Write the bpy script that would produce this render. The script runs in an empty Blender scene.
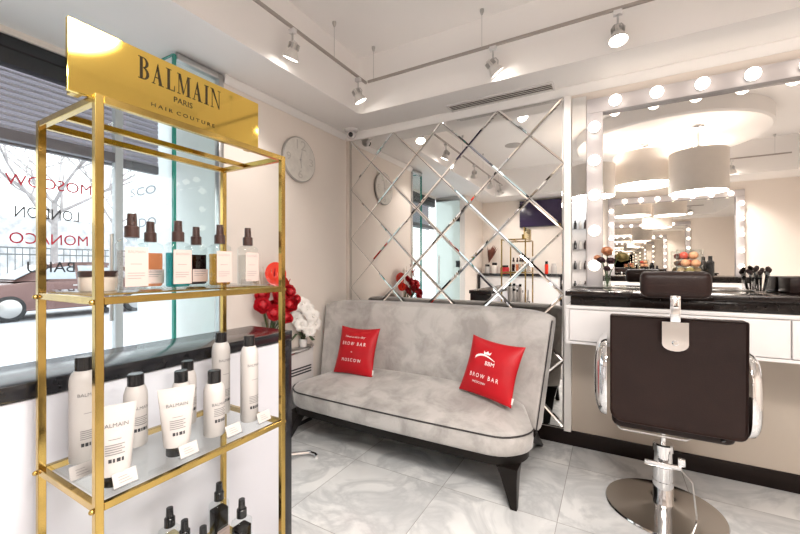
import bpy, bmesh, math, random
from mathutils import Vector, Matrix
random.seed(7)
PI = math.pi
R = math.radians
sc = bpy.context.scene
col = sc.collection

# ------------------------------------------------------------------ camera, sky, exposure
cam_d = bpy.data.cameras.new('camera')
cam_d.sensor_width = 36.0
cam_d.lens = 374.0 / 800.0 * 36.0
cam_d.clip_start = 0.02
cam_d.clip_end = 200
cam = bpy.data.objects.new('camera', cam_d)
cam.location = (0, 0, 1.25)
cam.rotation_euler = (R(90), 0, R(29.4))
col.objects.link(cam)
sc.camera = cam

w = bpy.data.worlds.new('sky')
sc.world = w
w.use_nodes = True
w.node_tree.nodes['Background'].inputs[0].default_value = (0.93, 0.965, 1.0, 1)
w.node_tree.nodes['Background'].inputs[1].default_value = 2.1

vs = sc.view_settings
vs.view_transform = 'Standard'
vs.look = 'None'
vs.gamma = 1
vs.use_curve_mapping = False
vs.exposure = 0.34
cy = sc.cycles
cy.use_denoising = True
cy.caustics_reflective = False
cy.caustics_refractive = False
cy.max_bounces = 12
cy.diffuse_bounces = 6
cy.glossy_bounces = 8
cy.transmission_bounces = 8
cy.transparent_max_bounces = 24
cy.sample_clamp_indirect = 6.0

SPOT_W = 19.0
BULB_E = 4.5
DRUM_E = 3.0
DRUM_W = 21.0

# ------------------------------------------------------------------ materials
MATS = {}
def nodes_of(name):
    m = bpy.data.materials.new(name)
    m.use_nodes = True
    return m, m.node_tree, m.node_tree.nodes['Principled BSDF']

def mat(name, color, rough=0.5, metal=0.0, noise=0.0, nscale=8.0, bump=0.0, bscale=60.0, coat=0.0, spec=0.5, sheen=0.0):
    """plain procedural material: colour with a faint noise variation and optional bump"""
    if name in MATS: return MATS[name]
    m, nt, b = nodes_of(name)
    b.inputs['Roughness'].default_value = rough
    b.inputs['Metallic'].default_value = metal
    b.inputs['Coat Weight'].default_value = coat
    b.inputs['Specular IOR Level'].default_value = spec
    b.inputs['Sheen Weight'].default_value = sheen
    c = (*color, 1)
    b.inputs['Base Color'].default_value = c
    tc = None
    if noise or bump:
        tc = nt.nodes.new('ShaderNodeTexCoord')
    if noise:
        n = nt.nodes.new('ShaderNodeTexNoise'); n.inputs['Scale'].default_value = nscale
        n.inputs['Detail'].default_value = 5
        nt.links.new(tc.outputs['Object'], n.inputs['Vector'])
        r = nt.nodes.new('ShaderNodeValToRGB')
        r.color_ramp.elements[0].position = 0.3; r.color_ramp.elements[1].position = 0.7
        r.color_ramp.elements[0].color = (*[x * (1 - noise) for x in color], 1)
        r.color_ramp.elements[1].color = (*[min(1, x * (1 + noise * .4)) for x in color], 1)
        nt.links.new(n.outputs['Fac'], r.inputs['Fac'])
        nt.links.new(r.outputs['Color'], b.inputs['Base Color'])
    if bump:
        n2 = nt.nodes.new('ShaderNodeTexNoise'); n2.inputs['Scale'].default_value = bscale
        nt.links.new(tc.outputs['Object'], n2.inputs['Vector'])
        bp = nt.nodes.new('ShaderNodeBump'); bp.inputs['Strength'].default_value = bump
        bp.inputs['Distance'].default_value = 0.01
        nt.links.new(n2.outputs['Fac'], bp.inputs['Height'])
        nt.links.new(bp.outputs['Normal'], b.inputs['Normal'])
    MATS[name] = m
    return m

def mat_emit(name, color, strength):
    if name in MATS: return MATS[name]
    m, nt, b = nodes_of(name)
    b.inputs['Base Color'].default_value = (*color, 1)
    b.inputs['Emission Color'].default_value = (*color, 1)
    b.inputs['Emission Strength'].default_value = strength
    MATS[name] = m
    return m

def mat_clear(name, tint=(1, 1, 1), gloss=1.0, rough=0.01, body=0.0, body_col=(1, 1, 1), ior=1.45):
    """thin glass: tinted see-through with Fresnel reflections, and an optional milky body"""
    if name in MATS: return MATS[name]
    m = bpy.data.materials.new(name); m.use_nodes = True
    nt = m.node_tree; nt.nodes.clear()
    out = nt.nodes.new('ShaderNodeOutputMaterial')
    tr = nt.nodes.new('ShaderNodeBsdfTransparent'); tr.inputs[0].default_value = (*tint, 1)
    last = tr.outputs[0]
    if body:
        d = nt.nodes.new('ShaderNodeBsdfTranslucent'); d.inputs[0].default_value = (*body_col, 1)
        mx0 = nt.nodes.new('ShaderNodeMixShader'); mx0.inputs[0].default_value = body
        nt.links.new(last, mx0.inputs[1]); nt.links.new(d.outputs[0], mx0.inputs[2]); last = mx0.outputs[0]
    g = nt.nodes.new('ShaderNodeBsdfGlossy'); g.inputs['Roughness'].default_value = rough
    fr = nt.nodes.new('ShaderNodeFresnel'); fr.inputs[0].default_value = ior
    mul = nt.nodes.new('ShaderNodeMath'); mul.operation = 'MULTIPLY'; mul.inputs[1].default_value = gloss
    ge = nt.nodes.new('ShaderNodeNewGeometry')          # only the outer face reflects
    inv = nt.nodes.new('ShaderNodeMath'); inv.operation = 'SUBTRACT'; inv.inputs[0].default_value = 1.0
    nt.links.new(ge.outputs['Backfacing'], inv.inputs[1])
    m2 = nt.nodes.new('ShaderNodeMath'); m2.operation = 'MULTIPLY'
    nt.links.new(fr.outputs[0], m2.inputs[0]); nt.links.new(inv.outputs[0], m2.inputs[1])
    nt.links.new(m2.outputs[0], mul.inputs[0])
    mx = nt.nodes.new('ShaderNodeMixShader')
    nt.links.new(mul.outputs[0], mx.inputs[0]); nt.links.new(last, mx.inputs[1]); nt.links.new(g.outputs[0], mx.inputs[2])
    nt.links.new(mx.outputs[0], out.inputs[0])
    MATS[name] = m
    return m

def mat_marble():
    m, nt, b = nodes_of('marble_tiles')
    L = nt.links.new
    tc = nt.nodes.new('ShaderNodeTexCoord')
    mp = nt.nodes.new('ShaderNodeMapping')
    mp.inputs['Location'].default_value = (0.835 + 0.606 * 10, -1.973 + 0.597 * 10, 0)
    L(tc.outputs['Object'], mp.inputs['Vector'])
    br = nt.nodes.new('ShaderNodeTexBrick')
    br.offset = 0.0; br.squash = 1.0
    br.inputs['Scale'].default_value = 1.0
    br.inputs['Brick Width'].default_value = 0.606
    br.inputs['Row Height'].default_value = 0.597
    br.inputs['Mortar Size'].default_value = 0.0016
    br.inputs['Mortar Smooth'].default_value = 0.0
    br.inputs['Bias'].default_value = 0.0
    br.inputs['Color1'].default_value = (0, 0, 0, 1); br.inputs['Color2'].default_value = (1, 1, 1, 1)
    L(mp.outputs[0], br.inputs['Vector'])
    # veins: distorted ridged noise, shifted per tile
    sh = nt.nodes.new('ShaderNodeVectorMath'); sh.operation = 'MULTIPLY_ADD'
    L(br.outputs['Color'], sh.inputs[0]); sh.inputs[1].default_value = (3.1, 1.7, 2.3)
    L(tc.outputs['Object'], sh.inputs[2])
    n1 = nt.nodes.new('ShaderNodeTexNoise'); n1.inputs['Scale'].default_value = 2.6
    n1.inputs['Detail'].default_value = 8; n1.inputs['Distortion'].default_value = 1.1; n1.inputs['Roughness'].default_value = .58
    L(sh.outputs[0], n1.inputs['Vector'])
    r1 = nt.nodes.new('ShaderNodeValToRGB')
    e = r1.color_ramp.elements
    e[0].position = .40; e[0].color = (0, 0, 0, 1)
    e[1].position = .60; e[1].color = (0, 0, 0, 1)
    k = r1.color_ramp.elements.new(.495); k.color = (.9, .9, .9, 1)
    L(n1.outputs['Fac'], r1.inputs['Fac'])
    n2 = nt.nodes.new('ShaderNodeTexNoise'); n2.inputs['Scale'].default_value = 1.7; n2.inputs['Detail'].default_value = 4
    L(sh.outputs[0], n2.inputs['Vector'])
    r2 = nt.nodes.new('ShaderNodeValToRGB')
    r2.color_ramp.elements[0].position = .38; r2.color_ramp.elements[0].color = (.60, .605, .605, 1)
    r2.color_ramp.elements[1].position = .62; r2.color_ramp.elements[1].color = (.80, .80, .79, 1)
    L(n2.outputs['Fac'], r2.inputs['Fac'])
    mxa = nt.nodes.new('ShaderNodeMix'); mxa.data_type = 'RGBA'
    ml = nt.nodes.new('ShaderNodeMath'); ml.operation = 'MULTIPLY'; ml.inputs[1].default_value = .75
    L(r1.outputs['Color'], ml.inputs[0])
    L(ml.outputs[0], mxa.inputs[0]); L(r2.outputs['Color'], mxa.inputs[6]); mxa.inputs[7].default_value = (.44, .45, .46, 1)
    mxb = nt.nodes.new('ShaderNodeMix'); mxb.data_type = 'RGBA'
    L(br.outputs['Fac'], mxb.inputs[0]); L(mxa.outputs[2], mxb.inputs[6]); mxb.inputs[7].default_value = (.30, .29, .28, 1)
    L(mxb.outputs[2], b.inputs['Base Color'])
    b.inputs['Roughness'].default_value = 0.13
    b.inputs['Specular IOR Level'].default_value = 0.5
    return m

def mat_velvet():
    m, nt, b = nodes_of('grey_velvet')
    L = nt.links.new
    tc = nt.nodes.new('ShaderNodeTexCoord')
    n = nt.nodes.new('ShaderNodeTexNoise'); n.inputs['Scale'].default_value = 5.5; n.inputs['Detail'].default_value = 7
    n.inputs['Roughness'].default_value = .62; n.inputs['Distortion'].default_value = .5
    L(tc.outputs['Object'], n.inputs['Vector'])
    r = nt.nodes.new('ShaderNodeValToRGB')
    r.color_ramp.elements[0].position = .36; r.color_ramp.elements[0].color = (.315, .295, .28, 1)
    r.color_ramp.elements[1].position = .60; r.color_ramp.elements[1].color = (.475, .45, .43, 1)
    L(n.outputs['Fac'], r.inputs['Fac']); L(r.outputs['Color'], b.inputs['Base Color'])
    b.inputs['Roughness'].default_value = .85
    b.inputs['Sheen Weight'].default_value = .5
    b.inputs['Sheen Roughness'].default_value = .4
    b.inputs['Specular IOR Level'].default_value = .2
    n2 = nt.nodes.new('ShaderNodeTexNoise'); n2.inputs['Scale'].default_value = 14
    L(tc.outputs['Object'], n2.inputs['Vector'])
    bp = nt.nodes.new('ShaderNodeBump'); bp.inputs['Strength'].default_value = .25; bp.inputs['Distance'].default_value = .02
    L(n2.outputs['Fac'], bp.inputs['Height']); L(bp.outputs['Normal'], b.inputs['Normal'])
    MATS['grey_velvet'] = m
    return m

M_WALL = mat('cream_plaster', (.85, .775, .71), .75, noise=.02, nscale=3)
M_PANEL = mat('beige_panel', (.47, .405, .34), .45, noise=.02, nscale=2)
M_CEIL = mat('white_ceiling_paint', (.89, .86, .84), .8, noise=.012, nscale=2)
M_WHITE = mat('white_lacquer', (.72, .695, .69), .25, noise=.01)
M_PART = mat('cool_white_panel', (.69, .69, .74), .32, noise=.01)
M_EXT = mat('exterior_white_render', (.86, .90, .90), .9, noise=.03)
M_DARK = mat('dark_stained_wood', (.008, .006, .005), .35, noise=.3, nscale=20, spec=.2)
M_BASE = mat('dark_brown_skirting', (.010, .005, .004), .35, noise=.3, nscale=12, spec=.2)
M_TOP = mat('dark_worktop', (.012, .008, .007), .14, noise=.25, nscale=30, spec=.28)
M_BLACKTOP = mat('black_counter_top', (.016, .016, .019), .16, noise=.2, nscale=30)
M_FRAME = mat('anthracite_frame', (.022, .024, .028), .4, noise=.1)
M_STEEL = mat('brushed_steel', (.55, .54, .53), .28, 1.0, noise=.05)
M_CHROME = mat('chrome', (.80, .80, .81), .06, 1.0, noise=.01)
M_GOLD = mat('polished_brass', (.54, .37, .11), .16, 1.0, noise=.22, nscale=14)
M_GOLDM = mat('gold_mirror_sheet', (.85, .60, .14), .05, 1.0, noise=.02)
M_MIRROR = mat('silver_mirror', (.90, .89, .87), .0, 1.0)
M_VELVET = mat_velvet()
M_PIPE = mat('dark_piping', (.03, .026, .026), .7, noise=.1)
M_RED = mat('red_satin', (.44, .004, .010), .45, noise=.14, nscale=9, bump=.25, bscale=16, spec=.3)
M_REDFL = mat('red_petal', (.50, .006, .016), .5, noise=.3, nscale=30)
M_REDGL = mat('glossy_red_spathe', (.70, .025, .006), .15, noise=.08)
M_WHFL = mat('white_petal', (.86, .84, .80), .6, noise=.05)
M_GREEN = mat('leaf_green', (.05, .10, .03), .45, noise=.3, nscale=20)
M_STRAW = mat('dry_straw', (.45, .32, .18), .8, noise=.2)
M_LEATHER = mat('brown_leather', (.018, .0095, .0080), .38, noise=.15, nscale=12, bump=.10, bscale=220, spec=.16)
M_BROWNCAP = mat('brown_plastic', (.035, .016, .013), .28, noise=.05)
M_BLACKCAP = mat('black_plastic', (.010, .010, .011), .22, noise=.05)
M_PACK = mat('white_packaging', (.49, .46, .44), .42, noise=.015)
M_LABEL = mat('pink_label', (.47, .37, .335), .5, noise=.02)
M_INK = mat('dark_ink', (.03, .03, .035), .5, noise=.05)
M_GREYINK = mat('grey_ink', (.10, .10, .105), .6, noise=.05)
M_SMALLINK = mat('small_print', (.22, .21, .21), .6, noise=.05)
M_REDINK = mat('red_vinyl', (.60, .02, .05), .5, noise=.03)
M_THREAD = mat('white_print', (.85, .80, .78), .6, noise=.03)
M_GLASS = mat_clear('window_glass', (.97, .99, .985), .9)
M_GLASSG = mat_clear('green_tint_glass', (.955, .985, .98), 1.0)
M_GEDGE = mat('green_glass_edge', (.03, .30, .24), .1, noise=.1)
M_SHELF = mat_clear('shelf_glass', (.93, .955, .95), .9)
M_ACRYL = mat_clear('clear_acrylic', (.95, .95, .95), 1.0)
M_VASE = mat_clear('vase_glass', (.95, .96, .95), 1.0)
M_BULB = mat_emit('lit_bulb', (1.0, .91, .80), BULB_E)
M_LENS = mat_emit('lit_spot_lens', (1.0, .93, .84), 14.0)
M_SHADE = mat('cream_lampshade', (.80, .74, .68), .8, noise=.02, nscale=20)
M_DIFF = mat_emit('lamp_diffuser', (1.0, .90, .78), DRUM_E)
M_TV = mat('switched_off_screen', (.045, .03, .08), .12, noise=.5, nscale=2)
M_FLOOR = mat_marble()

# ------------------------------------------------------------------ mesh helpers
def sharpen(bm, ang=0.6):
    for f in bm.faces: f.smooth = True
    for e in bm.edges:
        if len(e.link_faces) == 2 and e.calc_face_angle(0) > ang: e.smooth = False

def obj(name, bm, m, parent=None, ang=0.6, loc=None):
    bm.normal_update()
    sharpen(bm, ang)
    me = bpy.data.meshes.new(name)
    bm.to_mesh(me); bm.free()
    me.materials.append(m)
    o = bpy.data.objects.new(name, me)
    col.objects.link(o)
    if parent is not None: o.parent = parent
    if loc is not None: o.location = loc
    return o

def tag(o, label=None, cat=None, group=None, kind=None):
    if label: o['label'] = label
    if cat: o['category'] = cat
    if group: o['group'] = group
    if kind: o['kind'] = kind
    return o

def thing(name, label, cat, loc=(0, 0, 0), rz=0.0, group=None):
    o = bpy.data.objects.new(name, None)
    o.empty_display_size = .05
    col.objects.link(o)
    o.location = loc; o.rotation_euler = (0, 0, rz)
    return tag(o, label, cat, group)

def struct(name, bm, m, parent=None):
    o = obj(name, bm, m, parent)
    if parent is None: o['kind'] = 'structure'
    return o

def NB(): return bmesh.new()

def box(bm, x0, x1, y0, y1, z0, z1, bev=0.0, seg=2, M=None):
    vs_ = [bm.verts.new((x, y, z)) for z in (z0, z1) for y in (y0, y1) for x in (x0, x1)]
    fs = [(0, 2, 3, 1), (4, 5, 7, 6), (0, 1, 5, 4), (2, 6, 7, 3), (0, 4, 6, 2), (1, 3, 7, 5)]
    faces = [bm.faces.new([vs_[i] for i in f]) for f in fs]
    if bev > 0:
        es = list({e for f in faces for e in f.edges})
        r = bmesh.ops.bevel(bm, geom=es, offset=bev, segments=seg, profile=.5, affect='EDGES')
        vs_ = list({v for f in r['faces'] for v in f.verts} | {v for v in vs_ if v.is_valid})
    if M is not None: bmesh.ops.transform(bm, matrix=M, verts=vs_)
    return vs_

def lathe(bm, prof, c=(0, 0, 0), n=24, M=None, sx=1.0, sy=1.0, cap=True):
    """profile [(r,z)...] around z"""
    rings = []; vs_ = []
    for r, z in prof:
        if r < 1e-6:
            v = bm.verts.new((c[0], c[1], c[2] + z)); rings.append([v]); vs_.append(v)
        else:
            ring = [bm.verts.new((c[0] + sx * r * math.cos(2 * PI * i / n), c[1] + sy * r * math.sin(2 * PI * i / n), c[2] + z)) for i in range(n)]
            rings.append(ring); vs_ += ring
    for a, b in zip(rings, rings[1:]):
        if len(a) == 1 and len(b) == 1: continue
        for i in range(n):
            j = (i + 1) % n
            if len(a) == 1: bm.faces.new((a[0], b[j], b[i]))
            elif len(b) == 1: bm.faces.new((a[i], a[j], b[0]))
            else: bm.faces.new((a[i], a[j], b[j], b[i]))
    if cap:
        if len(rings[0]) > 1: bm.faces.new(list(reversed(rings[0])))
        if len(rings[-1]) > 1: bm.faces.new(rings[-1])
    if M is not None: bmesh.ops.transform(bm, matrix=M, verts=vs_)
    return vs_

def sphere(bm, c, r, n=12, sx=1, sy=1, sz=1):
    prof = [(r * math.sin(PI * i / n), -r * math.cos(PI * i / n) * sz) for i in range(n + 1)]
    prof[0] = (0, prof[0][1]); prof[-1] = (0, prof[-1][1])
    return lathe(bm, prof, c, max(8, n + 4), sx=sx, sy=sy)

def tube(bm, pts, r, n=8, closed=False, r1=None):
    pts = [Vector(p) for p in pts]
    rings = []; up = Vector((0, 0, 1))
    N = len(pts)
    for k, p in enumerate(pts):
        if closed: t = pts[(k + 1) % N] - pts[k - 1]
        else: t = pts[min(k + 1, N - 1)] - pts[max(k - 1, 0)]
        t.normalize()
        a = t.cross(up)
        if a.length < 1e-3: a = t.cross(Vector((1, 0, 0)))
        a.normalize()
        if k and a.dot(pa) < 0: a = -a
        pa = a
        b = t.cross(a).normalized()
        rr = r if r1 is None else r + (r1 - r) * k / (N - 1)
        rings.append([bm.verts.new(p + a * rr * math.cos(2 * PI * i / n) + b * rr * math.sin(2 * PI * i / n)) for i in range(n)])
    m = N if closed else N - 1
    for k in range(m):
        A = rings[k]; B = rings[(k + 1) % N]
        for i in range(n):
            j = (i + 1) % n
            bm.faces.new((A[i], A[j], B[j], B[i]))
    if not closed:
        bm.faces.new(list(reversed(rings[0]))); bm.faces.new(rings[-1])

def prism(bm, poly, z0, z1, M=None):
    lo = [bm.verts.new((x, y, z0)) for x, y in poly]
    hi = [bm.verts.new((x, y, z1)) for x, y in poly]
    n = len(poly)
    bm.faces.new(list(reversed(lo))); bm.faces.new(hi)
    for i in range(n):
        j = (i + 1) % n
        bm.faces.new((lo[i], lo[j], hi[j], hi[i]))
    if M is not None: bmesh.ops.transform(bm, matrix=M, verts=lo + hi)
    return lo + hi

def fix(bm):
    bmesh.ops.recalc_face_normals(bm, faces=bm.faces)
    return bm

def grid(bm, f, nu, nv, wrap=False):
    V = [[bm.verts.new(f(i / (nu if wrap else nu - 1), j / (nv - 1))) for i in range(nu)] for j in range(nv)]
    for j in range(nv - 1):
        for i in range(nu if wrap else nu - 1):
            k = (i + 1) % nu
            bm.faces.new((V[j][i], V[j][k], V[j + 1][k], V[j + 1][i]))
    return V

_tc = {}
def text_data(body, size=1.0, bold=0.0):
    """2-D outline mesh of a line of writing: (verts, faces), centred on x, baseline at 0, cap height = size"""
    key = (body, bold)
    if key not in _tc:
        cu = bpy.data.curves.new('lettering', 'FONT')
        cu.body = body; cu.size = 1.0; cu.align_x = 'CENTER'; cu.resolution_u = 3; cu.offset = bold
        o = bpy.data.objects.new('lettering', cu); col.objects.link(o)
        dg = bpy.context.evaluated_depsgraph_get(); dg.update()
        me = bpy.data.meshes.new_from_object(o.evaluated_get(dg))
        vv = [(v.co.x, v.co.y) for v in me.vertices]; ff = [tuple(p.vertices) for p in me.polygons]
        bpy.data.objects.remove(o); bpy.data.curves.remove(cu); bpy.data.meshes.remove(me)
        cap = .69
        _tc[key] = ([(x / cap, y / cap) for x, y in vv], ff)
    vv, ff = _tc[key]
    return [(x * size, y * size) for x, y in vv], ff

def text(bm, body, size, fn, ox=0, oy=0, sx=1.0, bold=0.0, width=None):
    """adds lettering; fn maps (u,v) of the flat writing to a point"""
    vv, ff = text_data(body, size, bold)
    if width:
        ext = max(x for x, y in vv) - min(x for x, y in vv); sx = width / ext
    V = [bm.verts.new(fn(x * sx + ox, y + oy)) for x, y in vv]
    for f in ff:
        try: bm.faces.new([V[i] for i in f])
        except ValueError: pass

def flat(bm, fn, u0, u1, v0, v1, n=4):
    """small printed rectangle on a curved surface"""
    for k in range(n):
        a = u0 + (u1 - u0) * k / n; b = u0 + (u1 - u0) * (k + 1) / n
        bm.faces.new([bm.verts.new(fn(*p)) for p in ((a, v0), (b, v0), (b, v1), (a, v1))])

def copy_tree(o, parent=None):
    c = o.copy(); col.objects.link(c)
    if parent is not None: c.parent = parent
    for ch in list(o.children): copy_tree(ch, c)
    return c

def light(name, kind, loc, power, color=(1, .93, .85), parent=None, **kw):
    d = bpy.data.lights.new(name, kind); d.energy = power; d.color = color
    for k, v in kw.items(): setattr(d, k, v)
    o = bpy.data.objects.new(name, d); col.objects.link(o); o.location = loc
    if parent is not None: o.parent = parent
    return o

XL, YF, YN, XR, ZC, ZT, XW = -2.21, 2.89, -1.5, 2.6, 2.51, 2.97, -2.80

# ------------------------------------------------------------------ room shell
bm = NB(); box(bm, -2.9, XR + .1, YN - .1, YF + .1, -.1, 0); struct('floor', bm, M_FLOOR)

bm = NB(); box(bm, XL - .09, XL, 1.565, YF, 0, ZC)
box(bm, XL - .09, XL, YN, -.45, 0, ZC)
struct('wall_left', bm, M_WALL)
bm = NB(); box(bm, XL - .09, XR, YF, YF + .1, 0, ZC); struct('wall_far', bm, M_WALL)
bm = NB(); box(bm, XW - .05, XR, YN - .1, YN, 0, ZC); struct('wall_near', bm, M_WALL)
bm = NB(); box(bm, XR, XR + .1, YN - .1, YF + .1, 0, ZC); struct('wall_right', bm, M_WALL)
bm = NB(); box(bm, -3.35, XL - .092, 1.60, 1.75, 0, 3.2); struct('wall_exterior', bm, M_EXT)
bm = NB(); box(bm, XW - .05, XW + .05, -.449, 1.24, 0, .28); struct('wall_window', bm, M_WHITE)

# ceiling: dropped soffit round a raised tray
bm = NB()
arc = [(-1.81 + .06 - .06 * math.cos(t), 2.53 - .06 + .06 * math.sin(t)) for t in [PI / 2 * i / 6 for i in range(7)]]
poly = [(XW - .1, YN - .1), (-1.81, YN - .1)] + arc + [(XR + .1, 2.53), (XR + .1, YF + .1), (XW - .1, YF + .1)]
prism(bm, poly, ZC, ZT)
box(bm, -1.81, XR + .1, YN - .1, -.95, ZC, ZT)
box(bm, 2.1, XR + .1, -.95, 2.53, ZC, ZT)
box(bm, XW - .1, XR + .1, YN - .1, YF + .1, ZT, ZT + .08)
struct('ceiling', fix(bm), M_CEIL)
# round dropped disc over the pendants
bm = NB(); lathe(bm, [(0, 2.80), (.97, 2.80), (.99, 2.82), (.99, 2.969), (0, 2.969)], (.58, .06, 0), 72, cap=False)
struct('ceiling_disc', fix(bm), M_CEIL)

def crown(bm, p0, p1, nx, ny, d=.045):
    """cornice of quarter-round section between two points on a wall; (nx,ny) points into the room"""
    prof = [(0, -.055), (.008, -.055), (.014, -.045), (.022, -.028), (.036, -.014), (d, -.008), (d, 0), (0, 0)]
    A = [bm.verts.new((p0[0] + nx * a, p0[1] + ny * a, ZC + b - .0005)) for a, b in prof]
    B = [bm.verts.new((p1[0] + nx * a, p1[1] + ny * a, ZC + b - .0005)) for a, b in prof]
    n = len(prof)
    for i in range(n):
        j = (i + 1) % n
        bm.faces.new((A[i], A[j], B[j], B[i]))
    bm.faces.new(A); bm.faces.new(list(reversed(B)))
bm = NB(); crown(bm, (XL, YF - .001), (XR, YF - .001), 0, -1); struct('trim_1', fix(bm), M_CEIL)
bm = NB(); crown(bm, (XL + .001, 1.565), (XL + .001, YF - .05), 1, 0, .03); struct('trim_2', fix(bm), M_CEIL)
bm = NB(); box(bm, XL + .001, -2.168, YF - .022, YF - .001, .1, ZC - .056, .003); struct('trim_3', bm, mat('warm_grey_trim', (.60, .54, .48), .5, noise=.02))
bm = NB(); box(bm, -.287, -.24, YF - .045, YF - .001, .101, 2.445, .004); struct('trim_4', bm, M_CEIL)
bm = NB(); box(bm, XL + .021, 2.2, YF - .02, YF - .0005, 0, .1, .002); struct('baseboard_far', bm, M_BASE)
bm = NB(); box(bm, XL + .0005, XL + .02, 1.57, YF - .022, 0, .1, .002); struct('baseboard_left', bm, M_BASE)
# beige panel under the makeup counter
bm = NB(); box(bm, -.238, 2.2, YF - .008, YF - .001, .102, .79); struct('trim_5', bm, M_PANEL)

bm = NB(); box(bm, XW - .05, XW + .045, -.449, 1.245, 2.4755, 2.5095); struct('trim_6', bm, M_WALL)
# shop window set back in the recess
win = thing('window_1', None, None, (XW, 0, 0)); del_keys = None; win['kind'] = 'structure'
bm = NB(); box(bm, -.04, .03, -.449, 1.245, 2.325, 2.475, .003)
obj('frame', bm, M_FRAME, win)
bm = NB(); box(bm, .03, .034, -.449, 1.245, 2.404, 2.412)
obj('frame_groove', bm, mat('black_gasket', (.006, .006, .007), .6), win)
bm = NB(); box(bm, -.03, .02, -.449, 1.198, 1.925, 1.985, .003); obj('transom', bm, mat('grey_transom', (.20, .19, .21), .5, noise=.1), win)
bm = NB(); box(bm, -.03, .02, 1.20, 1.245, .28, 2.325, .003); obj('mullion', bm, mat('pale_grey_post', (.62, .66, .68), .4, noise=.05), win)
bm = NB(); box(bm, -.004, .004, -.449, 1.20, .28, 2.325); obj('pane', bm, M_GLASS, win)
hb = NB()
tube(hb, [(.05, 1.165, .91), (.05, 1.165, 1.46)], .013, 12)
for z in (1.0, 1.37): tube(hb, [(.004, 1.165, z), (.05, 1.165, z)], .008, 8)
obj('pull_handle', hb, M_STEEL, win)
def wtext(body, y0, y1, zb, size, m):
    b = NB(); W = y1 - y0; yc = (y0 + y1) / 2
    # set for readers in the street, so it reads backwards from inside
    text(b, body, size, lambda u, v: (.0055, yc - u * -1 * -1, zb + v), width=W)
    return obj('lettering', b, m, win)
for body, y0, y1, zb, m in (('MOSCOW', .70, 1.08, 1.692, M_REDINK), ('LONDON', .735, 1.015, 1.522, M_INK),
                            ('MONACO', .715, 1.06, 1.378, M_REDINK), ('BAKU', .785, .995, 1.220, M_INK)):
    wtext(body, y0, y1, zb, .060, m)

shut = thing('roller_shutter', 'white slatted roller shutter half lowered behind the shop window top', 'shutter', (XW - .10, 0, 0))
bm = NB()
nsl = 11
for k in range(nsl):
    z = 1.985 + .034 * k
    prism(bm, [(-.012, z), (.0, z + .004), (.008, z + .014), (.008, z + .022), (0, z + .031), (-.012, z + .034)], -.44, 1.52,
          Matrix(((1, 0, 0, 0), (0, 0, 1, 0), (0, 1, 0, 0), (0, 0, 0, 1))))
obj('slats', fix(bm), mat_clear('shutter_white', (.9, .9, .9), .15, .4, body=.93, body_col=(.50, .475, .51)), shut)
bm = NB()
for k in range(nsl): box(bm, .0, .0095, -.44, 1.52, 1.985 + .034 * k + .001, 1.985 + .034 * k + .0075)
o_ = obj('slat_joint', bm, mat('lilac_grey_joint', (.50, .46, .50), .5), shut); o_['kind'] = 'stuff'
bm = NB(); box(bm, -.02, .016, -.44, 1.52, 1.925, 1.984, .004); obj('bottom_rail', bm, mat('shutter_rail', (.22, .205, .225), .5, noise=.1), shut)

# glass return of the recess and the glass panel flush with the wall
w2 = thing('window_2', None, None, (0, 0, 0)); w2['kind'] = 'structure'
bm = NB(); box(bm, XW + .045, XL - .02, 1.249, 1.257, .01, 2.485); obj('pane', bm, M_GLASSG, w2)
bm = NB(); box(bm, XW + .045, XL - .02, 1.249, 1.257, 2.486, 2.497); obj('glass_edge', bm, M_GEDGE, w2)
refl_ = mat('painted_word_reflection', (.25, .30, .36), .5, noise=.05)  # colour of the painted reflection of the window words
lb = NB()
text(lb, 'SCO', .05, lambda u, v: (-2.55 + u, 1.2475, 1.70 + v), width=.30)  # mirrored bits of the window words, drawn on the pane as letters
obj('lettering', lb, refl_, w2); lb = NB()
text(lb, 'NDO', .055, lambda u, v: (-2.55 + u, 1.2475, 1.50 + v), width=.30)
obj('lettering', lb, refl_, w2)
w3 = thing('window_3', None, None, (0, 0, 0)); w3['kind'] = 'structure'
bm = NB(); box(bm, XL - .012, XL - .002, 1.262, 1.525, .01, 2.46); obj('pane', bm, M_GLASSG, w3)
bm = NB(); box(bm, XL - .019, XL + .001, 1.246, 1.261, .01, 2.49); obj('glass_edge', bm, M_GEDGE, w3)
bm = NB(); box(bm, XL - .03, XL + .012, 1.526, 1.562, 0, 2.50, .004); box(bm, XL - .03, XL + .012, 1.262, 1.525, 2.461, 2.50, .004)
obj('frame', bm, M_STEEL, w3)

# glass entrance door in the other return of the recess
d1 = thing('door_1', None, None, (0, -.452, 0)); d1['kind'] = 'structure'
bm = NB(); box(bm, XW + .045, XL - .095, -.005, .005, .01, 2.42); obj('glass_leaf', bm, mat_clear('frosted_green_glass', (.86, .92, .91), .9, .05, body=.6, body_col=(.66, .73, .71)), d1)
bm = NB(); box(bm, XW + .045, XL - .01, -.012, .012, 2.421, 2.50, .003); obj('door_head', bm, M_STEEL, d1)
bm = NB()
for z in (.45, 1.25, 2.05): box(bm, XL - .16, XL - .091, -.016, .016, z, z + .11, .003)
obj('hinge', bm, M_FRAME, d1)
bm = NB(); tube(bm, [(-2.68, .045, .95), (-2.68, .045, 1.45)], .012, 10)
for z in (1.02, 1.38): tube(bm, [(-2.68, .006, z), (-2.68, .045, z)], .008, 8)
obj('pull_handle', bm, M_STEEL, d1)

# ------------------------------------------------------------------ the street outside
bm = NB(); box(bm, -45, -2.95, -25, 40, -.16, -.06); struct('street_ground', bm, mat('pale_paving', (.62, .64, .68), .85, noise=.12, nscale=1.5))
bm = NB(); box(bm, -45, -40, -25, 60, -.06, 5.2); struct('street_facade', bm, mat('pale_facade', (.66, .66, .68), .9, noise=.45, nscale=1.6))

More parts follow.
